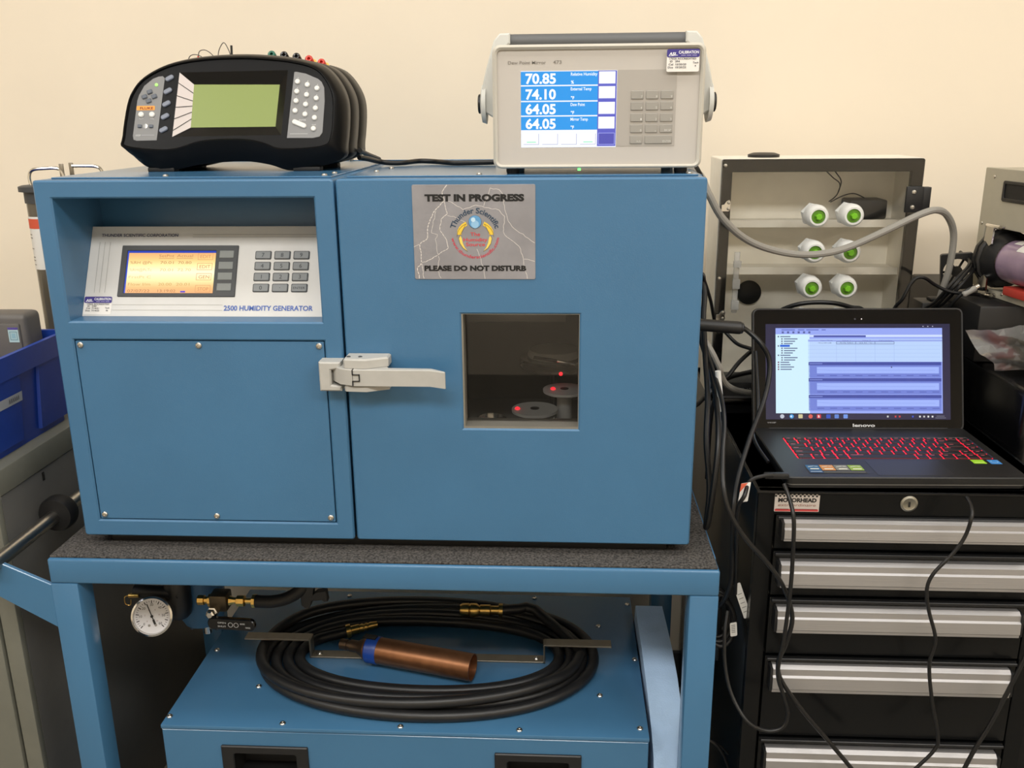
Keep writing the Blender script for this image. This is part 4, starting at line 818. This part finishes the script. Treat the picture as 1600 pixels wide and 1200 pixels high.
for x, s_ in ((-.066, 'HC2-AIR-USB'), (-.030, '70.92 %RH'), (.003, '23.41 \u00b0C')): pr.text(s_, x, .1482, x + .022, .0020, (84, 96, 150), 5)
for x, s_ in ((-.062, 'Input Mode'), (-.026, 'Value 1'), (.008, 'Value 2'), (.036, 'Calculation')): pr.text(s_, x, .1524, x + .002 * len(s_), .0018, (84, 100, 170), 5)
for k, (yt, yb) in enumerate(((.1165, .0895), (.0890, .0615), (.0605, .0335))):
    pr.rect(-.0830, yb, wx1 - .002, yt, (112, 130, 214), 3); pr.rect(-.0830, yt - .0055, wx1 - .002, yt, (62, 76, 160), 4); pr.rect(-.0690, yb + .0075, wx1 - .006, yt - .0085, (160, 182, 252), 4)
    for j in range(10): pr.line([(-.068 + .0215 * j, yb + .004), (-.068 + .0215 * j + .011, yb + .004)], .0014, (84, 100, 184), 4)
    pr.line([(-.081, yt - .0028), (-.060, yt - .0028)], .0016, (120, 136, 210), 5); pr.line([(-.069, yt - .013), (-.04, yt - .0145), (.05, yt - .0142), (.13, yt - .0142)], .0004, (124, 146, 226), 5)
for x, w_ in ((-.128, .022), (-.1, .010), (-.086, .020), (-.060, .006)): pr.line([(x, .1715), (x + w_, .1715)], .0016, (90, 104, 190), 4)
for k in range(6): pr.rect(-.128 + .009 * k, .1655, -.1245 + .009 * k, .1690, (84, 96, 160), 4)
for k in range(15):
    y = .1600 - .0040 * k; ind = 0 if k in (0, 4, 8) or k > 10 else .006
    if k == 4: pr.rect(-.131 + ind, y - .0016, -.1145, y + .0020, (30, 96, 214), 5)
    else: pr.line([(-.130 + ind, y), (-.130 + ind + (.016, .022, .018, .014)[k % 4], y)], .0018, (96, 112, 150), 5)
    pr.rect(-.1350 + ind, y - .0012, -.1326 + ind, y + .0012, (120, 60, 90) if k > 10 else (90, 100, 130), 5)
for x, c in ((-.128, (190, 196, 210)), (-.112, (66, 160, 226)), (-.097, (206, 196, 150)), (-.080, (214, 90, 80)), (-.066, (200, 36, 60)), (-.050, (40, 80, 190)), (-.036, (90, 130, 210)), (-.021, (110, 150, 230))):
    pr.poly(circ(x, .0237, .0036, 14) if c[0] in (66, 214, 190) else rrect(x - .0036, .0205, x + .0036, .0272, .0008, 2), c, 4)
pr.text('e', -.1142, .0222, None, .0048, (236, 244, 255), 5, .02); pr.text('B', -.0676, .0218, None, .0042, (250, 240, 240), 5, .02)
for k, (x, c) in enumerate(((.050, (200, 200, 200)), (.063, (196, 60, 66)), (.070, (196, 60, 66)), (.092, (50, 80, 200)), (.104, (220, 220, 220)), (.111, (200, 200, 200)), (.118, (220, 220, 220)), (.125, (220, 220, 220)))): pr.rect(x - .0014, .0222, x + .0014, .0252, c, 4)
pr.line([(.132, .0245), (.145, .0245)], .0012, (110, 112, 130), 4); pr.line([(.130, .0215), (.147, .0215)], .0012, (110, 112, 130), 4)
for x in (.1105, .1185, .1265): pr.rect(x - .001, .1766, x + .001, .1778, (190, 192, 210), 4)
pr.poly([(.056, .1095), (.056, .1062), (.0585, .1072)], (60, 64, 90), 6)
pr.build('screen', LD, t, SCREEN, .00012, 'lit laptop screen with blue measurement windows')
pr = Print(); pr.text('lenovo', -.0090, .0062, .0285, .0054, (196, 198, 200), 1, .03); pr.text('Y410P', -.1535, .0118, -.1385, .0026, (150, 150, 150), 1, .01); pr.poly(circ(.0071, .190, .0011, 10), (230, 230, 230)); pr.poly(circ(-.004, .190, .0016, 12), (48, 48, 54)); pr.build('lettering', LD, t)

# ------------------------------------------------------------------ clear-fronted sensor enclosure behind the laptop
EX0, EY, EZ0 = 1.002, .50, CZ; EF = fz(EX0, EY, EZ0); EW, EH, EDp = .358, .4565, .135
t = thing('sensor_enclosure', 'white enclosure with clear black-edged door and white cable glands', 'enclosure', (EX0 + EW / 2, EY + .1, EZ0))
bm = B(); slab(bm, EF, rrect(-.001, 0, EW + .001, EH + .001, .003), [rrect(.006, .006, EW - .006, EH - .006, 0)], -EDp, -.014); box(bm, EX0 + .001, EX0 + EW - .001, EY + EDp - .006, EY + EDp, EZ0 + .001, EZ0 + EH); part('housing', bm, WHITEM, t)
bm = B(); slab(bm, EF, rrect(0, 0, EW, EH, .003), [rrect(.0185, .0185, EW - .0205, EH - .0225, 0)], -.014, -.004, .0008); part('door_frame', bm, BLACKG, t)
bm = B(); slab(bm, EF, rrect(.0005, .0005, EW - .0005, EH - .0005, .003), (), -.0035, 0, .0004); part('door_pane', bm, GLASS, t)
for z in (.268, .178):
    bm = B(); box(bm, EX0 + .007, EX0 + EW - .007, EY + .06, EY + EDp - .006, EZ0 + z + .066, EZ0 + z + .070); box(bm, EX0 + .007, EX0 + EW - .007, EY + .058, EY + .062, EZ0 + z + .060, EZ0 + z + .074); part('shelf', bm, WHITEM, t)
_gl = None
for a, b in ((.1656, .3586), (.2271, .36), (.1652, .2948), (.2275, .2948), (.1648, .2297), (.2277, .2298), (.1640, .1660), (.2280, .1660)):
    if _gl is None:
        bm = B(); lathe(bm, (0, 0, 0), (0, 0, 1), [(.0215, 0), (.0215, .012), (.0205, .014)], 6); lathe(bm, (0, 0, .012), (0, 0, 1), [(.0190, 0), (.0190, .004), (.0200, .005), (.0205, .022), (.0185, .031), (.0155, .034), (.0124, .034), (.0122, .028)], 28)
        _gl = mesh_of(bm, WHITEP, 'cable_gland'); bm = B(); lathe(bm, (0, 0, .036), (0, 0, 1), [(.0121, 0), (.0121, .007), (.0058, .0072)], 24); _g2 = mesh_of(bm, GREEND, 'seal'); bm = B(); lathe(bm, (0, 0, .042), (0, 0, 1), [(.0062, 0), (.0060, .009), (.0050, .010)], 6); _g3 = mesh_of(bm, GREEN, 'plug')
    M_ = EF.m(a, b, 0) @ Mx.Rotation(.3, 4, 'Z'); gl = inst('cable_gland', _gl, M_, t); inst('seal', _g2, M_, gl); inst('plug', _g3, M_, gl)
bm = B(); fbox(bm, EF, .3290, .3590, .3615, .4075, 0, .006, .001); fbox(bm, EF, .3590, .3725, .3615, .4065, -.012, .005, .001); hg = part('hinge', bm, BLACK, t)
for b in (.398, .371): screw(hg, EF.p(.3415, b, .006), (0, -1, 0), .0042)
lp2 = [(.0012, .3640), (.0150, .3640), (.0185, .3690), (.0170, .3740), (.0185, .3800), (.0150, .3850), (.0100, .3830), (.0060, .3770), (.0012, .3760)]
bm = B(); slab(bm, EF, lp2, (), 0, .0018, .0004); lc = part('latch_plate', bm, CHROME, t)
for a, b in ((.0140, .3690), (.0140, .3800)): screw(lc, EF.p(a, b, .0018), (0, -1, 0), .0032)
bm = B(); slab(bm, EF, lp2, (), 0, .0018, .0004); bm.transform(Mx.Translation((.001, 0, -.205))); lc = part('latch_plate', bm, CHROME, t)
for a, b in ((.0150, .1640), (.0150, .1750)): screw(lc, EF.p(a, b, .0018), (0, -1, 0), .0032)
bm = B(); slab(bm, Fr((EX0, EY + .03, EZ0), (0, -1, 0), (0, 0, 1)), [(-.012, .3640), (.010, .3640), (.012, .3700), (.010, .3770), (-.012, .3800)], (), 0, .0015); part('side_catch', bm, CHROME, t)
for b in (.446, .240): screw(t, EF.p(.0045, b, 0), (0, -1, 0), .0035)
bm = B(); fbox(bm, EF, .030, .040, .175, .290, .0, .004, .001); fbox(bm, EF, .028, .042, .262, .274, .004, .011, .001); fbox(bm, EF, .028, .042, .222, .240, .004, .011, .001); fbox(bm, EF, .028, .042, .182, .200, .004, .011, .001); part('clear_handle', bm, PLASTICBAG, t, 'clear plastic door handle')
lathe(bm := B(), EF.p(.0746 + .012, .190, -EDp + .006), EF.n, [(.024, 0), (.024, .006), (.020, .008)], 32); part('vent_plug', bm, BLACK, t)
lathe(bm := B(), (EX0 + .086, EY + .07, EZ0 + EH + .001), (0, 0, 1), [(.029, 0), (.029, .005), (.020, .008)], 32); part('top_cap', bm, BLACK, t)
bm = B(); box(bm, EX0 + .252, EX0 + .322, EY + .065, EY + .125, EZ0 + .342, EZ0 + .378, .004); part('battery_pack', bm, BLACKM, t, 'black taped battery pack')
for pts in ([(.205, .436, -.10), (.225, .418, -.10), (.240, .405, -.10), (.236, .385, -.10), (.222, .372, -.10)], [(.222, .436, -.10), (.232, .425, -.10), (.242, .410, -.10), (.238, .390, -.10)], [(.222, .372, -.09), (.245, .384, -.09), (.265, .388, -.09), (.285, .380, -.09)]): tube(bm := B(), [EF.p(*p) for p in pts], .0012, 6); part('wire', bm, CABLE, t)

# ------------------------------------------------------------------ beige unit with filter tube at the far right
BA = R(7.8); BO = V((1.489, .55, .274)); bex = V((sin(BA), -cos(BA), 0)); UF = Fr(BO, bex, (0, 0, 1))     # left side face: a runs towards the viewer
t = thing('gas_analyser', 'beige boxed analyser with a purple tube clamped on its side', 'analyser', BO, 0)
bm = B(); slab(bm, UF, rrect(0, 0, .42, .228, .002), [rrect(.020, .012, .40, .124, 0)], -.008, 0, .0008); part('side_panel', bm, UNITB, t)
bm = B(); fbox(bm, UF, .002, .418, .001, .227, -.30, -.095); fbox(bm, UF, .002, .418, .126, .227, -.095, -.008); fbox(bm, UF, .002, .418, .001, .010, -.095, -.008); part('housing', bm, UNITB, t)
bm = B(); fbox(bm, UF, .019, .401, .011, .125, -.097, -.094); part('well_back', bm, DGREY, t)
bm = B(); slab(bm, UF, rrect(.062, .172, .15, .208, .004), [rrect(.068, .178, .144, .202, .003)], -.002, .003, .001); hd = part('recessed_handle', bm, BLACK, t)
bm = B(); fbox(bm, UF, .066, .146, .176, .204, -.001, .0008); part('cup', bm, BLACKM, hd)
for a, b in ((.030, .213), (.010, .128), (.10, .010), (.010, .010)): screw(t, UF.p(a, b, 0), UF.n, .003)
ac = lambda a: UF.p(a + .030, .068, -.020)
lathe(bm := B(), ac(.012), UF.ex, [(.040, 0), (.053, .003), (.055, .008), (.055, .013), (.052, .0135), (.052, .016), (.054, .0165), (.054, .021), (.050, .023), (.049, .034), (.040, .052), (.036, .053)], 14); part('end_cap', bm, BLACK, t)
lathe(bm := B(), ac(.060), UF.ex, [(.0385, 0), (.0385, .33)], 36); tb = part('desiccant_tube', bm, PURPLE, t, 'mottled purple tube')
for a0, a1, t0, t1 in ((.108, .17, 40, 78), (.082, .104, 62, 84)):
    bm = B(); q = lambda a, d: ac(a) + (UF.n * cos(R(d)) + UF.ey * sin(R(d))) * .0389
    for k in range(6): d0, d1 = t0 + (t1 - t0) * k / 6, t0 + (t1 - t0) * (k + 1) / 6; quad(bm, [q(a0, d0), q(a1, d0), q(a1, d1), q(a0, d1)])
    part('tube_label', bm, LABELW, tb)
lathe(bm := B(), ac(.064), UF.ex, [(.0395, 0), (.0395, .004)], 36, False, False); part('tube_ring', bm, LIGHTG, tb)
bm = B(); fbox(bm, UF, .115, .39, .013, .028, -.04, .010, .002); part('red_cradle', bm, REDP, t)
for b, s in ((.128, 1), (.006, -1)):
    tube(bm := B(), [UF.p(.056, b, .0), UF.p(.056, b, .016), UF.p(.082, b, .016), UF.p(.082, b, .0)], .0022, 8, 0); cyl(bm, UF.p(.050, b, .014), UF.p(.090, b, .014), .004, 10); part('clamp_bail', bm, CHROME, t)
    bm = B(); slab(bm, Fr(UF.p(.060, b, .018), UF.ex, UF.ey), [(0, 0), (.022, 0), (.020, -s * .030), (.010, -s * .036), (-.004, -s * .030)][::s], (), 0, .003); part('clamp_tab', bm, CHROME, t)

t = thing('black_case', 'black instrument case carrying the beige analyser at the right edge', 'case', (1.65, .5, FLOOR))
bm = B(); box(bm, 1.455, 2.05, .22, .74, FLOOR, .170, .012, 3); part('lower_body', bm, BLACKG, t)
bm = B(); box(bm, 1.445, 2.05, .40, .74, .170, .2735, .006, 2); part('upper_body', bm, BLACK, t)
bm = B(); pts = []
NX, NY = 20, 10
for j in range(NY + 1):
    for i in range(NX + 1):
        u, v = i / NX, j / NY; x = 1.43 + .26 * u + .01 * sin(5 * v); y = .285 + .105 * v
        pts.append(bm.verts.new((x, y, .186 + .050 * v * v + .006 * sin(9 * u + 4 * v) * sin(7 * v + 3 * u) + random.uniform(-.0015, .0015))))
for j in range(NY):
    for i in range(NX):
        bm.faces.new([pts[j * (NX + 1) + i], pts[j * (NX + 1) + i + 1], pts[(j + 1) * (NX + 1) + i + 1], pts[(j + 1) * (NX + 1) + i]])
r_ = bmesh.ops.solidify(bm, geom=bm.faces[:], thickness=.0008)
single('plastic_bag', bm, PLASTICBAG, 'crumpled clear plastic bag lying on the black case', 'plastic bag')
t = thing('power_adapter', 'black power adapter block that the grey cable runs into', 'adapter', (1.41, .53, CZ))
bm = B(); box(bm, 1.386, 1.440, .505, .56, CZ, .258, .004); part('block', bm, BLACK, t)
bm = B(); box(bm, 1.405, 1.431, .515, .54, .258, .264, .002); part('socket', bm, BLACKM, t)
t = thing('network_switch', 'flat black electronics box behind the left side of the laptop', 'electronics box', (1.05, .44, CZ))
bm = B(); box(bm, 1.009, 1.16, .42, .494, CZ, .125, .003); part('housing', bm, BLACK, t)
bm = B(); box(bm, 1.012, 1.157, .417, .421, CZ + .018, .094, .001); part('port_panel', bm, BLACKG, t)
bm = B(); box(bm, 1.010, 1.16, .4165, .4205, .0955, .0985); part('trim_strip', bm, SILVER, t)
pr = Print(); pr.text('T3-10', 1.040, .109, 1.062, .0055, (150, 150, 146)); pr.build('lettering', fz(0, .4198, 0), t)

# ------------------------------------------------------------------ cables
def cable(name, label, pts, r, m=CABLE, cat='cable', group=None):
    tube(bm := B(), pts, r, 10, 6); return single(name, bm, m, label, cat, group)
CB_ = {
 'grey_cable':[(0.9, 0.45, 0.51), (0.943, 0.4, 0.503), (0.957, 0.36, 0.472), (0.984, 0.36, 0.429), (1.033, 0.38, 0.39), (1.093, 0.4, 0.368), (1.151, 0.41, 0.362), (1.208, 0.42, 0.371), (1.275, 0.43, 0.399), (1.341, 0.44, 0.429), (1.373, 0.45, 0.434), (1.4, 0.47, 0.419), (1.421, 0.49, 0.385), (1.425, 0.5, 0.328), (1.421, 0.51, 0.279), (1.418, 0.52, 0.241)],
 'probe_lead':[(0.996, 0.2, 0.278), (1.008, 0.2, 0.27), (1.025, 0.19, 0.254), (1.038, 0.19, 0.231), (1.038, 0.18, 0.203), (1.027, 0.16, 0.167), (1.002, 0.12, 0.123), (0.98, 0.08, 0.076), (0.97, 0.05, 0.042), (0.972, 0.05, -0.021), (0.975, 0.06, -0.085), (0.972, 0.08, -0.13), (0.966, 0.1, -0.156)],
 'loop':[(0.9, 0.38, 0.35), (0.944, 0.3, 0.333), (0.944, 0.26, 0.277), (0.941, 0.2, 0.228), (0.938, 0.14, 0.183), (0.933, 0.1, 0.124), (0.938, 0.08, 0.059), (0.935, 0.07, 0.009), (0.934, 0.068, -0.003), (0.937, 0.066, 0.011), (0.943, 0.07, 0.074), (0.949, 0.09, 0.128), (0.952, 0.13, 0.165), (0.952, 0.2, 0.202), (0.948, 0.28, 0.229), (0.942, 0.32, 0.253), (0.9, 0.4, 0.26)],
 'loop2':[(0.9, 0.4, 0.31), (0.942, 0.3, 0.29), (0.943, 0.24, 0.25), (0.949, 0.18, 0.218), (0.951, 0.1, 0.195), (0.951, 0.06, 0.168), (0.946, 0.03, 0.13), (0.944, 0.0, 0.093), (0.953, -0.01, 0.058), (0.978, -0.01, 0.017), (1.013, -0.005, -0.024), (1.041, 0.0, -0.067), (1.056, 0.0, -0.114), (1.05, 0.0, -0.157), (1.041, 0.0, -0.191), (1.049, 0.0, -0.223), (1.085, 0.0, -0.275), (1.131, 0.0, -0.331), (1.177, 0.0, -0.388)],
 'usb':[(1.033, 0.03, 0.09), (1.039, 0.02, 0.074), (1.043, 0.0, 0.05), (1.046, 0.0, -0.0), (1.047, 0.0, -0.062), (1.044, 0.0, -0.141), (1.039, 0.0, -0.201), (1.05, 0.0, -0.24), (1.059, 0.0, -0.271), (1.053, 0.0, -0.296), (1.029, 0.0, -0.303), (0.999, 0.0, -0.287), (0.978, 0.02, -0.256), (0.969, 0.04, -0.218), (0.969, 0.06, -0.174), (0.975, 0.08, -0.146)],
 'drawer_cord':[(1.296, 0.03, 0.068), (1.294, 0.01, 0.064), (1.29, -0.005, 0.054), (1.285, -0.005, 0.024), (1.271, -0.005, -0.004), (1.248, -0.005, -0.036), (1.242, -0.005, -0.062), (1.249, -0.005, -0.096), (1.264, -0.005, -0.143), (1.26, -0.005, -0.184), (1.27, -0.005, -0.241), (1.287, -0.005, -0.308), (1.285, -0.005, -0.333), (1.259, -0.005, -0.37)],
 'right_cord':[(1.398, -0.005, -0.161), (1.379, -0.005, -0.227), (1.362, -0.005, -0.283), (1.344, -0.005, -0.331), (1.332, -0.005, -0.37)],
 'power':[(1.033, 0.27, 0.223), (1.038, 0.24, 0.13), (1.024, 0.2, 0.113), (1.018, 0.17, 0.108), (1.02, 0.14, 0.1), (1.03, 0.11, 0.088)],
 'tagcord':[(1.024, 0.05, 0.091), (1.007, 0.045, 0.091), (0.989, 0.04, 0.085), (0.977, 0.03, 0.073), (0.971, 0.04, 0.046), (0.977, 0.06, -0.026), (0.986, 0.09, -0.118)],
 'lid_arc':[(1.085, 0.45, 0.127), (1.09, 0.45, 0.2), (1.105, 0.44, 0.248), (1.121, 0.43, 0.264), (1.152, 0.42, 0.274), (1.195, 0.42, 0.274), (1.232, 0.43, 0.264), (1.259, 0.44, 0.253), (1.28, 0.46, 0.19), (1.29, 0.47, 0.07)],
 'right_arc':[(1.29, 0.472, 0.075), (1.3, 0.467, 0.16), (1.317, 0.46, 0.249), (1.328, 0.45, 0.275), (1.339, 0.45, 0.302), (1.349, 0.45, 0.314), (1.363, 0.45, 0.314), (1.388, 0.46, 0.299), (1.412, 0.46, 0.288), (1.439, 0.46, 0.284), (1.472, 0.47, 0.28)],
 'b0':[(1.366, 0.48, 0.07), (1.372, 0.49, 0.15), (1.385, 0.5, 0.236), (1.4, 0.48, 0.266), (1.423, 0.47, 0.304), (1.46, 0.5, 0.332), (1.474, 0.578, 0.342)],
 'b1':[(1.374, 0.48, 0.07), (1.38, 0.49, 0.15), (1.392, 0.5, 0.233), (1.407, 0.48, 0.264), (1.425, 0.46, 0.303), (1.464, 0.5, 0.33), (1.481, 0.578, 0.338)],
 'b2':[(1.382, 0.48, 0.07), (1.389, 0.49, 0.15), (1.399, 0.5, 0.233), (1.414, 0.48, 0.262), (1.433, 0.46, 0.3), (1.47, 0.5, 0.325), (1.488, 0.578, 0.334)],
 'b3':[(1.4, 0.465, 0.07), (1.405, 0.47, 0.15), (1.412, 0.48, 0.238), (1.419, 0.46, 0.261), (1.429, 0.45, 0.282), (1.45, 0.45, 0.296), (1.501, 0.5, 0.281)],
 'x1':[(0.995, 0.42, 0.236), (1.007, 0.4, 0.223), (1.024, 0.38, 0.208), (1.041, 0.36, 0.205), (1.059, 0.36, 0.199), (1.075, 0.38, 0.16), (1.08, 0.412, 0.11)],
 'x2':[(0.984, 0.38, -0.05), (0.985, 0.375, 0.08), (0.998, 0.36, 0.141), (1.01, 0.36, 0.157), (1.028, 0.37, 0.177), (1.048, 0.38, 0.193), (1.069, 0.4, 0.202), (1.09, 0.41, 0.18), (1.1, 0.43, 0.13)],
 'x3':[(0.9, 0.28, 0.11), (0.942, 0.3, 0.117), (0.964, 0.34, 0.119), (0.987, 0.36, 0.131), (1.009, 0.38, 0.143), (1.041, 0.4, 0.147), (1.079, 0.42, 0.149)],
 'greyfat':[(0.9, 0.38, 0.25), (0.95, 0.33, 0.235), (0.979, 0.3, 0.19), (0.986, 0.31, 0.171), (0.999, 0.33, 0.148), (1.023, 0.36, 0.128), (1.05, 0.38, 0.117), (1.08, 0.4, 0.108), (1.09, 0.416, 0.105)],
 'top':[(0.403, 0.2, 0.541), (0.412, 0.22, 0.538), (0.421, 0.26, 0.532), (0.44, 0.27, 0.529), (0.459, 0.28, 0.529), (0.478, 0.31, 0.53), (0.504, 0.31, 0.529), (0.534, 0.28, 0.528), (0.565, 0.28, 0.528), (0.606, 0.28, 0.529)],
 'topb':[(0.396, 0.24, 0.55), (0.396, 0.3, 0.541), (0.402, 0.36, 0.531)],
 'under_mon':[(0.911, 0.2, 0.523), (0.933, 0.3, 0.511), (0.945, 0.34, 0.501)],
 'edge':[(0.9, 0.33, 0.36), (0.941, 0.3, 0.349), (0.949, 0.3, 0.333), (0.967, 0.34, 0.293), (0.981, 0.38, 0.253), (0.996, 0.42, 0.218)],
 'bot1':[(0.954, 0.1, -0.406), (0.972, 0.1, -0.411), (0.99, 0.1, -0.436), (1.002, 0.1, -0.468)],
 'bot2':[(0.954, 0.12, -0.43), (0.969, 0.12, -0.424), (0.988, 0.12, -0.433), (1.002, 0.12, -0.449)],
 'coil':[(0.972, 0.1, -0.152), (0.984, 0.1, -0.164), (0.992, 0.1, -0.187), (0.987, 0.1, -0.206), (0.976, 0.12, -0.223), (0.965, 0.14, -0.223), (0.962, 0.14, -0.194), (0.967, 0.12, -0.164), (0.981, 0.09, -0.161), (0.987, 0.09, -0.184), (0.981, 0.1, -0.207), (0.967, 0.13, -0.226)],
 'strap':[(0.967, 0.1, -0.135), (0.974, 0.12, -0.229), (0.975, 0.13, -0.271)],
}
cable('signal_cable', 'thick grey cable looping in front of the clear enclosure', CB_['grey_cable'], .0062, GREYC)
t = thing('probe_lead', 'black probe connector and lead hanging in front of the laptop lid edge', 'cable', CB_['probe_lead'][-1])
lathe(bm := B(), (.9003, .2, .2846), V((.079, 0, -.006)), [(.0085, 0), (.0095, .004), (.0100, .089), (.0098, .093), (.0088, .094), (.0088, .096), (.0060, .098)], 24); part('connector', bm, BLACK, t)
tube(bm := B(), [(.992, .2, .2778)] + CB_['probe_lead'], .0040); part('lead', bm, CABLE, t)
cable('looped_cord', 'black cord hanging in a narrow pointed loop beside the cabinet', CB_['loop'], .0045)
cable('data_cord', 'black cord crossing the top three drawer pulls from upper left', CB_['loop2'], .0034)
cable('usb_cord', 'black cord with a drooping loop down the left of the drawers', [(x, y - .010, z) for x, y, z in CB_['usb']], .0030)
cable('drawer_cord', 'wavy black cord hanging over the drawer pulls below the lock', CB_['drawer_cord'], .0027)
cable('floor_cord', 'black cord slanting across the bottom right drawers', CB_['right_cord'], .0034)
cable('laptop_power_cord', 'short black power cord at the left rear of the laptop', CB_['power'], .0028)
t = thing('tagged_usb_cord', 'black cord with a white and red tag by the laptop corner', 'cable', CB_['tagcord'][-1])
tube(bm := B(), [(x, y - .016 * (i > 2), z) for i, (x, y, z) in enumerate(CB_['tagcord'])], .0030); part('cord', bm, CABLE, t)
bm = B(); box(bm, 1.012, 1.048, .049, .060, .0845, .0925, .002); part('plug', bm, BLACK, t)
TF = Fr((.977, .026, .058), (.9, -.2, .25), (.12, .1, 1)); bm = B(); slab(bm, TF, rrect(-.006, 0, .008, .029, .001), (), -.0006, .0006); tg = part('tag', bm, LABELW, t)
pr = Print(); pr.poly([(-.006, .016), (-.006, .029), (.004, .029)], (206, 92, 62)); pr.rect(-.001, .008, .006, .016, (176, 172, 172)); pr.build('tag_print', TF, tg, base=.0006)
cable('lid_cable', 'black cable arching just above the laptop lid', CB_['lid_arc'], .0042)
cable('arched_cable', 'black cable rising in an arch right of the enclosure', CB_['right_arc'], .0032)
for k, w_ in enumerate(('left', 'middle', 'right')): cable('bundle_cable', 'black cable running up to the analyser, %s of the three' % w_, CB_['b%d' % k], .0032, group='cables running up to the analyser')
cable('connector_lead', 'short black lead under the purple tube end', CB_['b3'], .0032)
t = thing('inline_connector', 'grey barrel connector on the lead under the purple tube', 'connector', (1.45, .449, .29)); lathe(bm := B(), (1.432, .446, .284), (.025, .0, .015), [(.004, 0), (.0055, .002), (.0055, .022), (.004, .026)], 14); part('barrel', bm, GREYC, t); lathe(bm := B(), (1.4535, .446, .297), (.025, 0, .015), [(.0044, 0), (.0044, .006)], 14); part('nut', bm, CHROME, t)
t = thing('cooling_fan', 'small black fan unit behind the bundled cables', 'fan', (1.44, .53, .29)); FF = Fr((1.452, .53, .312), (.96, -.2, .1), (-.1, 0, 1)); bm = B(); slab(bm, FF, rrect(-.028, -.034, .028, .034, .004), [circ(0, 0, .024, 28)], -.012, 0, .001); part('frame', bm, BLACK, t); bm = B(); lathe(bm, FF.p(0, 0, -.008), FF.n, [(.010, 0), (.010, .006)], 20); [fbox(bm, Fr(FF.p(0, 0), FF.ex * cos(k * 1.05) + FF.ey * sin(k * 1.05), FF.ey * cos(k * 1.05) - FF.ex * sin(k * 1.05)), .008, .025, -.002, .002, -.007, -.004) for k in range(6)]; part('rotor', bm, BLACKG, t)
cable('side_cable', 'black cable running from the enclosure edge to the laptop lid', CB_['x1'], .0034)
cable('diagonal_cable', 'black cable slanting up to the laptop lid edge', CB_['x2'], .0038)
cable('low_cable', 'black cable running level behind the laptop lid edge', CB_['x3'], .0044)
cable('grey_lead', 'thick grey lead curling behind the laptop on the left', CB_['greyfat'], .0055, GREYC)
cable('white_sleeve', 'white cable sleeve hanging among the black cords', [(.953, .15, .221), (.957, .15, .19), (.962, .15, .157)], .0046, WHITEP, 'cable sleeve')
cable('black_cable', 'black cord lying across the cabinet top between the two meters', [(x, y, max(z, TOPZ + .0042)) for x, y, z in CB_['top']], .0040)
cable('short_cable', 'short black cord dropping from the back of the black thermometer', [(x, y, max(z, TOPZ + .0042)) for x, y, z in CB_['topb']], .0040)
cable('edge_cable', 'black cable along the left frame of the enclosure', CB_['edge'], .0030)
cable('meter_cord', 'thin black cord dropping behind the right corner of the cabinet top', [(.90, .2, .536), (.911, .24, .530), (.930, .3, .513), (.943, .34, .490), (.942, .38, .44), (.92, .50, .41)], .0035)
cable('thin_cable', 'black cord curving down beside the cart leg at the bottom', CB_['bot1'], .0028); cable('thin_cable', 'second thin black cord arching beside the cart leg at the bottom', CB_['bot2'], .0022)
t = thing('cord_hank', 'bundled black power cord hanging right of the cart with paper tags', 'power cord', (.975, .11, -.27))
for k in range(4):
    c0 = V((.972 - .002 * k, .10 + .010 * k, -.185)); tube(bm := B(), [c0 + V((.022 * cos(a), .01 * sin(a), .036 * sin(a) + .002 * k)) for a in [R(30 * i) for i in range(13)]], .0038); part('cord_turn', bm, CABLE, t)
tube(bm := B(), CB_['strap'], .0040); part('cord_tail', bm, CABLE, t)
for o, ex, ey, w_, h_ in (((.982, .076, -.104), (.8, -.1, .45), (.36, 0, -1), .012, .062), ((.984, .078, -.196), (.8, -.2, .3), (-.1, 0, 1), .011, .024)):
    f_ = Fr(o, ex, ey); bm = B(); slab(bm, f_, rrect(0, 0, w_, h_, .002), (), -.0004, .0004); tg = part('paper_tag', bm, LABELW, t); pr = Print()
    for k in range(5): pr.line([(.0025, h_ * (.3 + .13 * k)), (w_ - .003, h_ * (.3 + .13 * k))], .0012, (130, 128, 124))
    pr.build('tag_print', f_, tg, base=.0005 if f_.n.y < 0 else -.0008)
